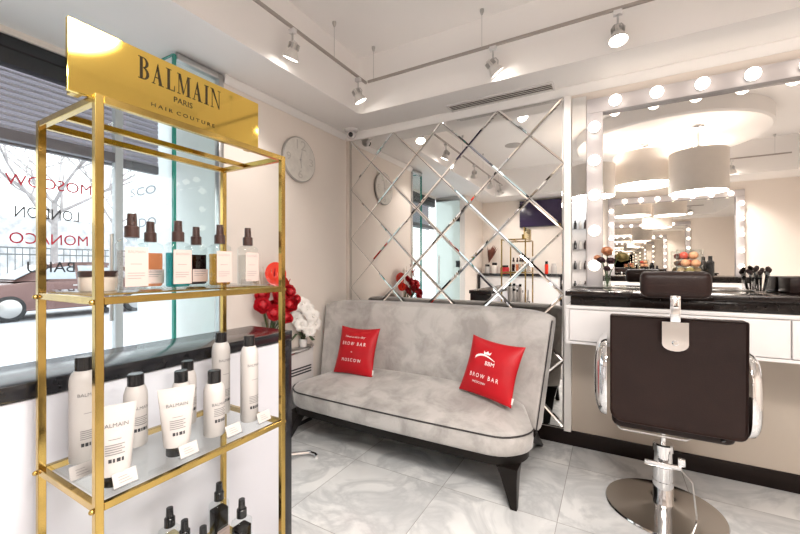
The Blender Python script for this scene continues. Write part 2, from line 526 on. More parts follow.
def street_tree(loc, seed, h, label):
    rnd = random.Random(seed)
    t = thing('street_tree', label, 'tree', loc, 0, 'bare trees in the street')
    tb = NB(); bb = NB()
    top = Vector((rnd.uniform(-.2, .2), rnd.uniform(-.3, .3), h * .42))
    tube(tb, [(0, 0, 0), (top.x * .4, top.y * .3, h * .2), tuple(top)], .105, 9, r1=.08)
    obj('trunk', tb, mat('bark', (.42, .39, .39), .9, noise=.3, nscale=6), t)
    def grow(p, d, L, r, lev):
        pts = [p]; q = p.copy(); dd = d.copy()
        for k in range(3):
            dd = (dd + Vector((rnd.uniform(-.25, .25), rnd.uniform(-.25, .25), rnd.uniform(-.05, .2)))).normalized()
            q = q + dd * (L / 3); pts.append(q.copy())
        tube(bb, pts, r, 5, r1=r * .5)
        if lev:
            for k in range(3):
                s = pts[rnd.choice((1, 2, 3))]
                a = (dd + Vector((rnd.uniform(-1, 1), rnd.uniform(-1, 1), rnd.uniform(-.2, .7)))).normalized()
                grow(s, a, L * .68, r * .5, lev - 1)
    for k in range(6):
        a = 2 * PI * k / 6 + rnd.uniform(-.3, .3)
        grow(top + Vector((0, 0, -.35 * (k % 3))), Vector((math.cos(a) * .8, math.sin(a) * .8, .65)).normalized(), h * .28, .058, 4)
    obj('branches', bb, mat('bark', (.42, .39, .39), .9), t)
street_tree((-15.5, 5.0, -.06), 3, 8.0, 'bare street tree beyond the car, its trunk behind the red and black window words')
street_tree((-25, .5, -.06), 5, 9.5, 'bare street tree at the far left of the shop window, beyond the railing')
street_tree((-24, 10.5, -.06), 9, 9.5, 'bare street tree beyond the railing, right of the window words behind the brass post')
street_tree((-34, 5.5, -.06), 12, 11, 'most distant bare street tree, between the window words')

fence = thing('iron_fence', 'dark iron railing fence beyond the parked car in the street', 'fence', (-19, 0, -.06))
bm = NB()
for z in (.35, 1.75, 2.0): box(bm, -.02, .02, -2, 16, z, z + .05)
obj('rails', bm, mat('weathered_iron', (.16, .17, .17), .6, noise=.2), fence)
bm = NB()
for k in range(90):
    y = -2 + .2 * k
    box(bm, -.012, .012, y, y + .024, .0, 2.05)
o_ = obj('pickets', bm, mat('weathered_iron', (.16, .17, .17), .6), fence); o_['kind'] = 'stuff'

def make_car():
    car = thing('parked_car', 'bronze pink sedan parked across the street, seen through the shop window', 'car', (-13.2, .2, -.06))
    paint = mat('bronze_paint', (.20, .115, .105), .22, .3, noise=.04)
    # side outline y (length), z; front towards -y
    low = [(2.05, .30), (2.0, .55), (2.12, .72), (2.6, .86), (3.25, .95), (5.85, .99), (6.35, .97), (6.5, .75), (6.48, .40), (6.3, .28), (5.9, .25), (2.4, .22)]
    bm = NB()
    secs = []
    for x, k in ((-.88, .0), (-.84, .03), (-.5, .06), (.5, .06), (.84, .03), (.88, 0)):
        shrink = {.88: .94, .84: .985, .5: 1.0}[abs(x)]
        secs.append([bm.verts.new((x, 4.27 + (y - 4.27) * shrink, .58 + (z - .58) * shrink)) for y, z in low])
    for A, B in zip(secs, secs[1:]):
        for i in range(len(low)):
            j = (i + 1) % len(low); bm.faces.new((A[i], A[j], B[j], B[i]))
    bm.faces.new(secs[0]); bm.faces.new(list(reversed(secs[-1])))
    obj('body', fix(bm), paint, car)
    cabin = [(3.05, .95), (3.75, 1.38), (4.1, 1.44), (4.9, 1.45), (5.3, 1.40), (6.0, 1.0)]
    bm = NB(); secs = []
    for x, s in ((-.80, 0), (-.62, 1), (.62, 1), (.80, 0)):
        if s: secs.append([bm.verts.new((x, y, z)) for y, z in cabin])
    base = [[bm.verts.new((sx * .80, y, .96)) for y, z in cabin] for sx in (-1, 1)]
    bm.faces.new(secs[0][1:5] and [secs[0][i] for i in range(6)]); bm.faces.new([secs[1][i] for i in reversed(range(6))])
    for i in range(5):
        bm.faces.new((secs[0][i], secs[1][i], secs[1][i + 1], secs[0][i + 1]))
        bm.faces.new((base[0][i], secs[0][i], secs[0][i + 1], base[0][i + 1]))
        bm.faces.new((base[1][i + 1], secs[1][i + 1], secs[1][i], base[1][i]))
    obj('cabin', fix(bm), paint, car)
    # side and front glass on the cabin
    gl = mat('car_glass', (.42, .46, .50), .06, noise=.1)
    bm = NB()
    for a, b in ((3.55, 4.25), (4.32, 5.05), (5.10, 5.6)):
        def zt(y): return 1.35 if 3.9 < y < 5.2 else (1.0 + (y - 3.05) * .5 if y < 3.9 else 1.35 - (y - 5.2) * .62)
        P = []
        for y, hi in ((a, 0), (b, 0), (b, 1), (a, 1)):
            z = zt(y) if hi else 1.0
            x = .80 - .18 * (z - .96) / .46 + .008
            P.append((x, y, z))
        q = [bm.verts.new(p) for p in P]; r_ = [bm.verts.new((p[0] - .01, p[1], p[2])) for p in P]
        bm.faces.new(q); bm.faces.new(list(reversed(r_)))
        for i in range(4): bm.faces.new((q[i], r_[i], r_[(i + 1) % 4], q[(i + 1) % 4]))
    obj('side_window', fix(bm), gl, car)
    bm = NB()
    P = [(-.66, 3.10, 1.0), (.66, 3.10, 1.0), (.58, 3.66, 1.345), (-.58, 3.66, 1.345)]
    q = [bm.verts.new((x, y - .012, z + .012)) for x, y, z in P]; r_ = [bm.verts.new(p) for p in P]
    bm.faces.new(q); bm.faces.new(list(reversed(r_)))
    for i in range(4): bm.faces.new((q[i], r_[i], r_[(i + 1) % 4], q[(i + 1) % 4]))
    obj('windscreen', fix(bm), gl, car)
    for y in (2.95, 5.65):
        for s in (-1, 1):
            wb = NB()
            M = Matrix.Translation((s * .80, y, .32)) @ Matrix.Rotation(PI / 2, 4, 'Y')
            lathe(wb, [(.0, -.10), (.26, -.10), (.32, -.07), (.32, .07), (.26, .10), (0, .10)], n=28, M=M, cap=False)
            wh = obj('wheel', fix(wb), mat('tyre_rubber', (.03, .03, .032), .8, noise=.1), car)
            hb_ = NB(); lathe(hb_, [(0, -.112), (.20, -.112), (.22, -.10), (.22, .10), (.2, .112), (0, .112)], n=24, M=M, cap=False)
            obj('hubcap', fix(hb_), M_STEEL, wh)
    bm = NB(); sphere(bm, (.95, 3.5, 1.0), .10, 8, sx=.7, sy=.7, sz=.7); obj('wing_mirror', bm, paint, car)
    for y in (4.15, 5.0):
        bm = NB(); box(bm, .878, .892, y, y + .17, .82, .85, .004); obj('door_handle', bm, M_STEEL, car)
    for x in (-.695, .695):
        bm = NB(); box(bm, x - .145, x + .145, 2.06, 2.2, .62, .74, .03); obj('headlight', bm, mat('headlight_glass', (.8, .82, .84), .1), car)
make_car()

# ------------------------------------------------------------------ low partition counter by the window
pc = thing('partition_counter', 'long white counter with glossy black top behind the brass display tower', 'counter', (-1.28, 0, 0))
bm = NB(); box(bm, -.25, 0, -.40, 1.1985, 0, .915, .002); obj('body', bm, M_PART, pc)
bm = NB(); box(bm, -.27, .008, -.41, 1.252, .918, .96, .003); obj('worktop', bm, M_BLACKTOP, pc)
bm = NB(); box(bm, -.255, .006, 1.2, 1.25, 0, .916, .002); obj('end_panel', bm, M_BLACKTOP, pc)

# ------------------------------------------------------------------ mirror of diamond tiles
def diamond_mirror():
    x1, z0, zt, px, pz = -.29, 1.987, 1.987 + .467, .2345, .2335
    x0 = x1 - 8 * px; zb = .104
    m = thing('wall_mirror', 'large wall mirror in a diamond lattice behind the grey sofa', 'mirror', (0, YF, 0))
    bm = NB()
    bv, dep = .0115, .0026
    def clip(poly, ax, lim, keep_less):
        out = []
        n = len(poly)
        for i in range(n):
            a, b = poly[i], poly[(i + 1) % n]
            ia = (a[ax] <= lim) if keep_less else (a[ax] >= lim); ib = (b[ax] <= lim) if keep_less else (b[ax] >= lim)
            if ia: out.append(a)
            if ia != ib:
                t = (lim - a[ax]) / (b[ax] - a[ax]); out.append((a[0] + t * (b[0] - a[0]), a[1] + t * (b[1] - a[1])))
        return out
    for i in range(-1, 10):
        for j in range(-4, 10):
            if (i + j) % 2 == 0: continue
            cx, cz = x1 - px * i, z0 - pz * j
            P = [(cx - px, cz), (cx, cz - pz), (cx + px, cz), (cx, cz + pz)]
            for ax, lim, kl in ((0, x1, True), (0, x0, False), (1, zt, True), (1, zb, False)): P = clip(P, ax, lim, kl)
            Q = []
            for p in P:
                if not Q or (abs(p[0] - Q[-1][0]) + abs(p[1] - Q[-1][1])) > 1e-4: Q.append(p)
            if len(Q) > 2 and abs(Q[0][0] - Q[-1][0]) + abs(Q[0][1] - Q[-1][1]) < 1e-4: Q.pop()
            if len(Q) < 3: continue
            gq = .0009; mx_ = sum(p[0] for p in Q) / len(Q); mz_ = sum(p[1] for p in Q) / len(Q)
            Q = [(mx_ + (p[0] - mx_) * (1 - gq / .08), mz_ + (p[1] - mz_) * (1 - gq / .08)) for p in Q]
            n = len(Q)
            area = .5 * sum(Q[k][0] * Q[(k + 1) % n][1] - Q[(k + 1) % n][0] * Q[k][1] for k in range(n))
            if abs(area) < .002: continue
            if area < 0: Q.reverse()
            # inset along the diamond edges only (the cut rims at the border keep no bevel)
            inner = []
            lines = []
            for k in range(n):
                a, b = Q[k], Q[(k + 1) % n]
                dx, dz = b[0] - a[0], b[1] - a[1]; L = math.hypot(dx, dz)
                nx, nz = -dz / L, dx / L
                d = bv
                lines.append((nx, nz, nx * a[0] + nz * a[1] + d))
            for k in range(n):
                a1, b1, c1 = lines[k - 1]; a2, b2, c2 = lines[k]
                det = a1 * b2 - a2 * b1
                inner.append(((c1 * b2 - c2 * b1) / det, (a1 * c2 - a2 * c1) / det))
            O = [bm.verts.new((p[0], -.004, p[1])) for p in Q]
            I = [bm.verts.new((p[0], -.004 - dep, p[1])) for p in inner]
            B = [bm.verts.new((p[0], -.001, p[1])) for p in Q]
            bm.faces.new(I)
            for k in range(n):
                l = (k + 1) % n
                bm.faces.new((O[k], O[l], I[l], I[k])); bm.faces.new((B[k], B[l], O[l], O[k]))
            bm.faces.new(list(reversed(B)))
    obj('panes', bm, M_MIRROR, m, ang=.05)
    bm = NB(); box(bm, x0, x1, -.0009, -.0002, zb, zt); obj('backing', bm, mat('grey_backing', (.16, .14, .12), .8), m)
diamond_mirror()

# ------------------------------------------------------------------ makeup stations (bulb-framed mirror over a worktop)
def bulb_mirror(name, label, width, loc, rz, ztop=2.385):
    """local: wall plane y=0, room towards -y, glass from x=0 to width"""
    t = thing(name, label, 'mirror', loc, rz, 'makeup mirrors framed with bulbs')
    fw = .097
    bm = NB(); box(bm, fw - .005, width - fw + .005, -.012, -.001, 1.113, ztop - fw + .005); obj('glass', bm, M_MIRROR, t)
    fm = mat('mirror_frame_silver', (.52, .485, .49), .22, noise=.01)
    bm = NB(); box(bm, 0, fw, -.055, -.001, 1.113, ztop - fw, .003); obj('side_frame', bm, fm, t)
    bm = NB(); box(bm, width - fw, width, -.055, -.001, 1.113, ztop - fw, .003); obj('side_frame', bm, fm, t)
    bm = NB(); box(bm, 0, width, -.055, -.001, ztop - fw + .0005, ztop, .003); obj('top_frame', bm, fm, t)
    pos = [(fw / 2, z) for z in (2.175, 1.955, 1.725, 1.49, 1.26)] + [(width - fw / 2, z) for z in (2.175, 1.955, 1.725, 1.49, 1.26)]
    n = int((width - .34) / .222) + 1
    pos += [(.168 + .222 * k, ztop - .058) for k in range(n)]
    sock = NB(); lathe(sock, [(0, -.0005), (.026, -.0005), (.026, .014), (.018, .02), (0, .02)], n=16, cap=False)
    bulb = NB(); sphere(bulb, (0, 0, .052), .036, 10)
    s0 = b0 = None
    for x, z in pos:
        if s0 is None:
            s0 = obj('bulb_socket', fix(sock), M_CHROME, t); b0 = obj('bulb', bulb, M_BULB, s0)
            s, b = s0, b0
        else:
            s = s0.copy(); col.objects.link(s); s.parent = t
            b = b0.copy(); col.objects.link(b); b.parent = s
        s.location = (x, -.0555, z); s.rotation_euler = (PI / 2, 0, 0)
    return t

def makeup_counter(name, label, width, loc, rz, splits):
    t = thing(name, label, 'counter', loc, rz, 'makeup counters')
    bm = NB(); box(bm, 0, width, -.51, -.001, 1.082, 1.11, .003); obj('worktop', bm, M_TOP, t)
    bm = NB(); box(bm, .025, width - .02, -.465, -.02, 1.027, 1.081, .002); obj('apron', bm, M_TOP, t)
    bm = NB(); box(bm, .0, width, -.48, -.012, .80, .818, .002); box(bm, .0, width, -.48, -.012, 1.005, 1.025, .002)
    box(bm, .0, .016, -.48, -.012, .819, 1.004); box(bm, width - .016, width, -.48, -.012, .819, 1.004)
    box(bm, .0165, width - .0165, -.47, -.014, .8185, 1.0045)
    obj('carcass', bm, M_WHITE, t)
    for a, b in zip(splits, splits[1:]):
        bm = NB(); box(bm, a + .003, b - .003, -.492, -.471, .822, 1.001, .003); obj('drawer', bm, M_WHITE, t)
    return t

makeup_counter('makeup_counter', 'dark-topped makeup counter with white drawers behind the brown salon chair', 2.4, (-.232, YF, 0), 0, (.02, .962, 1.67, 2.38))
bulb_mirror('makeup_mirror', 'big makeup mirror framed with lit bulbs above the dark counter', 1.86, (-.143, YF, 0), 0)
bm = NB(); box(bm, -.236, -.148, YF - .012, YF - .001, 1.113, 2.43); tag(obj('mirror_strip', bm, M_MIRROR), 'narrow mirror strip between white post and bulb-lined makeup mirror', 'mirror')
makeup_counter('makeup_counter', 'makeup counter with fruit vase on it, seen in the bulb-lined mirror', 1.95, (1.75, YN, 0), PI, (.02, .98, 1.93))
bulb_mirror('makeup_mirror', 'far makeup mirror seen reflected inside the bulb-lined mirror', 1.74, (1.70, YN, 0), PI)

# ------------------------------------------------------------------ grey velvet sofa
def sofa():
    t = thing('sofa', 'curved grey velvet sofa with dark legs in front of the diamond mirror', 'sofa', (-1.24, 2.3, 0))
    def path(s, v):
        hw = .845 + .07 * v
        yc = 2.415 + .155 * v - 2.3
        yt = 2.345 + .165 * v - 2.3
        return hw * s, yc - (yc - yt) * abs(s) ** 5
    def pt(s, v, off):
        x, y = path(s, v); h = 1e-3
        xa, ya = path(max(-1, s - h), v); xb, yb = path(min(1, s + h), v)
        dx, dy = xb - xa, yb - ya; L = math.hypot(dx, dy)
        z = .255 + (.695 - .035 * abs(s) ** 14) * v
        off = off * (1 + 2.1 * (1 - abs(s) ** 4))          # deeper in the middle than at the wings
        return Vector((x - dy / L * off, y + dx / L * off, z))
    NS, NV, TH = 33, 10, .078
    bm = NB()
    ss = [math.sin((-1 + 2 * i / (NS - 1)) * PI / 2 * .97) / math.sin(PI / 2 * .97) for i in range(NS)]
    loops = []
    for j in range(NV):
        v = j / (NV - 1)
        ring = [bm.verts.new(pt(s, v, 0)) for s in ss] + [bm.verts.new(pt(s, v, TH)) for s in reversed(ss)]
        loops.append(ring)
    # softened top
    top = [bm.verts.new(pt(s, 1.0, TH * .25) + Vector((0, 0, .014))) for s in ss] + [bm.verts.new(pt(s, 1.0, TH * .75) + Vector((0, 0, .014))) for s in reversed(ss)]
    loops.append(top)
    N2 = 2 * NS
    for A, B in zip(loops, loops[1:]):
        for i in range(N2):
            k = (i + 1) % N2; bm.faces.new((A[i], A[k], B[k], B[i]))
    for L in (loops[0], loops[-1]):
        for i in range(NS - 1):
            bm.faces.new((L[i], L[i + 1], L[N2 - 2 - i], L[N2 - 1 - i]))
    b = obj('backrest', fix(bm), M_VELVET, t, ang=1.0)
    md = b.modifiers.new('soft', 'SUBSURF'); md.levels = 1; md.render_levels = 1
    pb = NB()
    for s in (1,):
        tube(pb, [pt(s, v / 12, .004) + Vector((s * .004, -.004, .0)) for v in range(0, 13)], .0042, 6)
    obj('piping', pb, M_PIPE, b)
    # seat
    def outline(n=72, inset=0.0):
        P = []
        hw, yf = .868 - inset, 1.965 - 2.3 + inset
        rc = .20
        for i in range(9):                                  # front left corner
            a = PI + (PI / 2) * i / 8
            P.append((-hw + rc + rc * math.cos(a), yf + rc + rc * math.sin(a)))
        for i in range(1, 12): P.append((-hw + rc + (2 * hw - 2 * rc) * i / 12, yf - .012 * math.sin(PI * i / 12)))
        for i in range(9):
            a = 1.5 * PI + (PI / 2) * i / 8
            P.append((hw - rc + rc * math.cos(a), yf + rc + rc * math.sin(a)))
        for i in range(1, 22):
            s = 1 - 2 * i / 22
            x, y = path(s * .985, .2); P.append((x, y + .03))
        return P
    bm = NB()
    base = outline(); cxy = Vector((0, .02))
    def ring(scale, zf):
        out = []
        for x, y in base:
            p = cxy + (Vector((x, y)) - cxy) * scale
            out.append(bm.verts.new((p.x, p.y, zf(p.x, p.y))))
        return out
    rise = lambda x, y: .085 * max(0, min(1, (y + .32) / .42)) * (1 - min(1, abs(x) / .88) ** 3)
    rs = [ring(.975, lambda x, y: .243), ring(.995, lambda x, y: .252), ring(1.0, lambda x, y: .30), ring(.998, lambda x, y: .345 + rise(x, y)), ring(.985, lambda x, y: .362 + rise(x, y))]
    for k in (.95, .88, .75, .55, .3): rs.append(ring(k, lambda x, y, k=k: .362 + rise(x, y) + .038 * (1 - k ** 3)))
    n = len(base)
    for A, B in zip(rs, rs[1:]):
        for i in range(n): bm.faces.new((A[i], A[(i + 1) % n], B[(i + 1) % n], B[i]))
    bm.faces.new(list(reversed(rs[0]))); bm.faces.new(rs[-1])
    st = obj('seat', fix(bm), M_VELVET, t, ang=1.2)
    pb = NB(); pts = []
    for x, y in base[:29]:
        p = cxy + (Vector((x, y)) - cxy) * 1.002
        pts.append((p.x, p.y, .352 + rise(p.x, p.y)))
    tube(pb, pts, .0045, 6); obj('piping', pb, M_PIPE, st)
    # dark timber plinth and legs
    bm = NB(); prism(bm, [((x) * .972, (y - .02) * .972 + .02) for x, y in base], .195, .242); obj('frame', bm, M_DARK, t)
    for sx in (-1, 1):
        bm = NB()
        def leg(p, q, w0, w1):
            A = []
            for P_, w_ in ((p, w0), ((Vector(p) * .72 + Vector(q) * .28), (w0 * .62 + w1 * .38)), (q, w1)):
                A.append([bm.verts.new(Vector(P_) + Vector((a * w_, c * w_, 0))) for a, c in ((-1, -1), (1, -1), (1, 1), (-1, 1))])
            for a, c in zip(A, A[1:]):
                for i in range(4): bm.faces.new((a[i], a[(i + 1) % 4], c[(i + 1) % 4], c[i]))
            bm.faces.new(A[0]); bm.faces.new(list(reversed(A[-1])))
        leg((sx * .765, -.265, .196), (sx * .806, -.328, .001), .055, .016)
        obj('leg', fix(bm), M_DARK, t, ang=.4)
        bm = NB(); leg((sx * .80, .06, .245), (sx * .81, .47, .001), .05, .017); obj('leg', fix(bm), M_DARK, t, ang=.4)
sofa()

# ------------------------------------------------------------------ red cushions
def cushion(name, label, loc, rot, lines, size=.175):
    t = thing(name, label, 'cushion', loc, 0, 'red cushions on the sofa')
    t.rotation_euler = rot
    S, T = size, .058
    def front(u, v, side=1.0):
        """u,v in [-1,1] -> local point; face looks to -y, bottom at z=0"""
        pin = .075
        x = S * u * (1 - pin * (1 - v * v)) * (1 + .02 * abs(v))
        z = S * v * (1 - pin * (1 - u * u) * (1.3 if v > 0 else .5)) + S
        d = T * max(0, (1 - abs(u) ** 2.4)) ** .6 * max(0, (1 - abs(v) ** 2.4)) ** .6
        return (x, -side * d, z)
    bm = NB(); n = 25
    q = [math.sin((-1 + 2 * i / (n - 1)) * PI / 2) for i in range(n)]
    F = [[bm.verts.new(front(u, v)) for u in q] for v in q]
    Bk = [[F[j][i] if i in (0, n - 1) or j in (0, n - 1) else bm.verts.new(front(q[i], q[j], -1)) for i in range(n)] for j in range(n)]
    for j in range(n - 1):
        for i in range(n - 1):
            bm.faces.new((F[j][i], F[j][i + 1], F[j + 1][i + 1], F[j + 1][i]))
            bm.faces.new((Bk[j + 1][i], Bk[j + 1][i + 1], Bk[j][i + 1], Bk[j][i]))
    body = obj('cover', fix(bm), M_RED, t, ang=2.5)
    lb = NB()
    def onto(a, b):
        p = front(a / S, b / S); return (p[0], p[1] - .0012, p[2])
    for k in lines: k(lb, onto)
    obj('lettering', lb, M_THREAD, body)
    bm = NB(); box(bm, S * .97, S * .97 + .010, -.003, .003, .02, .055); obj('side_tag', bm, M_THREAD, t)
    return t
def line(body, size, y, width, bold=0.0, x=0): return lambda b, f: text(b, body, size, f, ox=x, oy=y, width=width, bold=bold)
def swoosh(b, f):
    n = 16
    P = [(-.105 + .15 * i / n, .048 + .026 * math.sin(PI * (i / n) ** .8), .0075 * (1 - i / n) + .0018) for i in range(n + 1)]
    V = [(b.verts.new(f(x, y - h)), b.verts.new(f(x, y + h))) for x, y, h in P]
    for A, B in zip(V, V[1:]): b.faces.new((A[0], B[0], B[1], A[1]))
    Q = [(-.045, .082), (.0, .082), (.006, .104), (-.010, .092), (-.0225, .106), (-.035, .092), (-.051, .104)]
    b.faces.new([b.verts.new(f(x, y)) for x, y in Q])
cushion('cushion', 'red cushion lettered brow bar Moscow, standing upright at the sofa left end', (-1.685, 2.262, .442), (R(-18), R(-1), R(-2)),
        [line('Have a nice day', .016, .098, .19), line('B R O W   B A R', .027, .035, .23), line('in', .010, -.022, .014), line('M O S C O W', .023, -.090, .185)], .181)
cushion('cushion', 'red cushion with a crown and swoosh emblem, tilted at the sofa right end', (-.675, 2.235, .452), (R(-20), R(5), R(-15)),
        [swoosh, line('BBM', .026, .012, .065, x=.015), line('B R O W   B A R', .025, -.075, .21, x=-.01), line('MOSCOW', .013, -.110, .095, x=-.035)], .18)

# ------------------------------------------------------------------ brass display tower
TX0, TX1, TY0, TY1 = -1.245, -.930, .365, .885
def tower():
    t = thing('display_tower', 'slim brass display tower with glass shelves in front of the white counter', 'shelf', ((TX0 + TX1) / 2, (TY0 + TY1) / 2, 0))
    cx, cyy = (TX0 + TX1) / 2, (TY0 + TY1) / 2
    hx, hy, s = (TX1 - TX0) / 2, (TY1 - TY0) / 2, .008
    ztop = 1.612
    for sx in (-1, 1):
        for sy in (-1, 1):
            bm = NB(); x, y = sx * (hx - s), sy * (hy - s)
            box(bm, x - s, x + s, y - s, y + s, 0.0, ztop, .0012, 1); obj('post', bm, M_GOLD, t)
    for z in (.292, .735, 1.170, ztop - .016):
        last = z > 1.5
        bm = NB(); r = .007
        y0, y1 = -hy + 2 * s, hy - 2 * s
        x0, x1 = -hx + 2 * s, hx - 2 * s
        for x in (-hx + s, hx - s): box(bm, x - r, x + r, y0, y1, z, z + .016, .001, 1)
        for y in (-hy + s, hy - s): box(bm, x0, x1, y - r, y + r, z, z + .016, .001, 1)
        if last: box(bm, -r - .03, r - .03, y0 + .002, y1 - .002, z, z + .014, .001, 1)
        rail = obj('rail', bm, M_GOLD, t)
        # little ball joints where rails meet the posts
        if last: continue
        jb = NB()
        for sx in (-1, 1):
            for sy in (-1, 1): sphere(jb, (sx * (hx - s), sy * (hy + .003), z + .006), .006, 6)
        obj('joint', jb, M_GOLD, rail)
        bm = NB(); box(bm, x0 + .001, x1 - .001, y0 + .001, y1 - .001, z + .0165, z + .0225); obj('glass_shelf', bm, M_SHELF, t)
tower()
Z1, Z2, Z3 = 1.1931, .7581, .3151

# gold sign on top of the tower: tall letters with thick and thin strokes and hairline serifs
def didone(bm, word, H_, fn, ox, oy, width):
    T, t = .17, .045
    def q(*P): return [P]
    def bar(x0, x1, y0=0, y1=1): return [((x0, y0), (x1, y0), (x1, y1), (x0, y1))]
    def ser(x0, x1, y): return bar(x0, x1, y, y + .035) if y < .5 else bar(x0, x1, y - .035, y)
    def bowl(x, y0, y1, rx):
        out = []; n = 10; cy_ = (y0 + y1) / 2; ry = (y1 - y0) / 2
        for k in range(n):
            a, b = -PI / 2 + PI * k / n, -PI / 2 + PI * (k + 1) / n
            f = lambda a, e: (x + (rx - e * T) * math.cos(a), cy_ + (ry - e * t) * math.sin(a))
            out.append((f(a, 0), f(b, 0), f(b, 1), f(a, 1)))
        return out
    G = {'B': (.68, bar(.10, .10 + T) + ser(0, .34, 0) + ser(0, .34, 1) + bowl(.30, .52, 1, .32) + bowl(.30, 0, .555, .36)),
         'A': (.80, [((.10, 0), (.145, 0), (.44, .93), (.40, 1))] + [((.40, 1), (.68, 0), (.68 - T - .02, 0), (.33, .80))] + bar(.21, .52, .30, .345) + ser(.02, .24, 0) + ser(.44, .78, 0)),
         'L': (.62, bar(.10, .10 + T) + ser(0, .37, 0) + ser(0, .37, 1) + bar(.1, .58, 0, .04) + [((.55, 0), (.60, 0), (.60, .28), (.565, .28))]),
         'M': (.98, bar(.12, .12 + t) + [((.10, 1), (.10 + T, 1), (.51, .12), (.44, 0))] + [((.44, 0), (.50, .10), (.80, 1), (.76, 1))] + bar(.74, .74 + T) + ser(.02, .26, 0) + ser(.64, 1.0, 0) + ser(.02, .2, 1) + ser(.76, 1.0, 1)),
         'I': (.38, bar(.10, .10 + T) + ser(0, .37, 0) + ser(0, .37, 1)),
         'N': (.84, bar(.12, .12 + t) + bar(.70, .70 + t) + [((.08, 1), (.08 + T, 1), (.745, 0), (.70, 0))] + ser(.02, .26, 0) + ser(.6, .84, 1) + ser(.0, .2, 1))}
    tot = sum(G[c][0] for c in word) + .12 * (len(word) - 1)
    k = width / tot; x = -width / 2
    for c in word:
        for P in G[c][1]:
            bm.faces.new([bm.verts.new(fn(ox + x + px_ * k, oy + py_ * H_)) for px_, py_ in P])
        x += (G[c][0] + .12) * k

# the plate
sg = thing('brand_sign', 'mirror-gold sign plate standing on top of the brass display tower', 'sign', (-.968, .568, 1.6125))
SW = .237
bm = NB(); box(bm, -.006, .004, -SW, SW, .0, .150, .001, 1); obj('plate', bm, M_GOLDM, sg)
lb = NB(); f_ = lambda u, v: (.0046, u, v)
didone(lb, 'BALMAIN', .052, f_, .0, .082, .212)
text(lb, 'PARIS', .014, f_, ox=.0, oy=.056, width=.048)
text(lb, 'H A I R  C O U T U R E', .009, f_, ox=.005, oy=.026, width=.165)
obj('lettering', lb, mat('engraved_black', (.02, .013, .006), .8, noise=.05, spec=.1), sg)
for q in (-1, 1):
    bm = NB(); box(bm, -.03, -.007, q * (SW - .02) - .01, q * (SW - .02) + .01, .0, .06, .001, 1); obj('foot', bm, M_GOLD, sg)

# ------------------------------------------------------------------ products
def cyl_fn(r, z0=0.0, eps=.0006):
    return lambda u, v: ((r + eps) * math.cos(u / r), (r + eps) * math.sin(u / r), z0 + v)

def rsq(bm, w_, d_, z0, z1, rc, shoulder=None, n=5):
    """rounded-rectangle column, optional sloping shoulder to (neck radius, height)"""
    def ring(w, d, rc, z):
        out = []
        for cx, cyy, a0 in ((w - rc, d - rc, 0), (-w + rc, d - rc, PI / 2), (-w + rc, -d + rc, PI), (w - rc, -d + rc, 1.5 * PI)):
            for k in range(n): a = a0 + PI / 2 * k / (n - 1); out.append((cx + rc * math.cos(a), cyy + rc * math.sin(a), z))
        return [bm.verts.new(p) for p in out]
    e = .003
    rs = [ring(w_ - e, d_ - e, rc, z0), ring(w_, d_, rc, z0 + e), ring(w_, d_, rc, z1)]
    if shoulder:
        rn, zn = shoulder
        rs.append(ring(w_ * .94, d_ * .94, rc, z1 + (zn - z1) * .45)); rs.append(ring(w_ * .72, d_ * .72, rc * .8, z1 + (zn - z1) * .8)); rs.append(ring(rn, rn, rn * .98, zn))
    m = 4 * n
    for A, B in zip(rs, rs[1:]):
        for i in range(m): bm.faces.new((A[i], A[(i + 1) % m], B[(i + 1) % m], B[i]))
    bm.faces.new(list(reversed(rs[0]))); bm.faces.new(rs[-1])

def spray_cap(parent, z, m, k=1.0):
    bm = NB(); lathe(bm, [(0, z), (.0135 * k, z), (.0135 * k, z + .022 * k), (.0115 * k, z + .024 * k), (0, z + .024 * k)], n=20, cap=False); c = obj('cap', fix(bm), m, parent)
    bm = NB(); lathe(bm, [(0, z + .0242 * k), (.0095 * k, z + .0242 * k), (.0088 * k, z + .043 * k), (.0085 * k, z + .050 * k), (0, z + .051 * k)], n=18, cap=False)
    box(bm, .006 * k, .0105 * k, -.0022 * k, .0022 * k, z + .036 * k, z + .042 * k)
    obj('spray_head', fix(bm), m, c)

_liq = {}
def spray_bottle(label, loc, tint, body, bc, group, low=False, h=.125, w_=.029, d_=.019, labelled=True, rz=0.0, cap=None):
    t = thing('spray_bottle', label, 'bottle', loc, rz, group)
    bm = NB(); rsq(bm, d_, w_, 0.0, h - .014, .008, (.0095, h)); obj('bottle', bm, mat_clear('bottle_glass', (.93, .95, .95), 1.0), t, ang=.8)
    bm = NB(); rsq(bm, d_ - .003, w_ - .003, .004, h - .030, .006)
    obj('liquid', bm, mat_clear('liquid_' + '_'.join('%02d' % (c * 99) for c in tint), tint, .3, body=body, body_col=bc), t, ang=.8)
    if labelled:
        lbm = NB(); box(lbm, d_ + .0003, d_ + .0008, -w_ + .006, w_ - .003, .012, h * .40 if low else h - .022); lo = obj('label', lbm, M_LABEL, t)
        ib = NB(); f = lambda u, v: (d_ + .0011, u, v)
        text(ib, 'BALMAIN', .0062, f, ox=.001, oy=h * .34 if low else h - .036, width=.036)
        flat(ib, f, -.012, .012, h * .28 if low else h - .062, h * .29 if low else h - .0605, 1); flat(ib, f, -.018, .018, h - .083, h - .0815, 1); flat(ib, f, -.018, .018, h - .089, h - .0875, 1); flat(ib, f, -.018, .010, h - .095, h - .0935, 1)
        obj('print', ib, M_SMALLINK, lo)
    spray_cap(t, h + .0005, cap or M_BROWNCAP, 1.12)
    return t

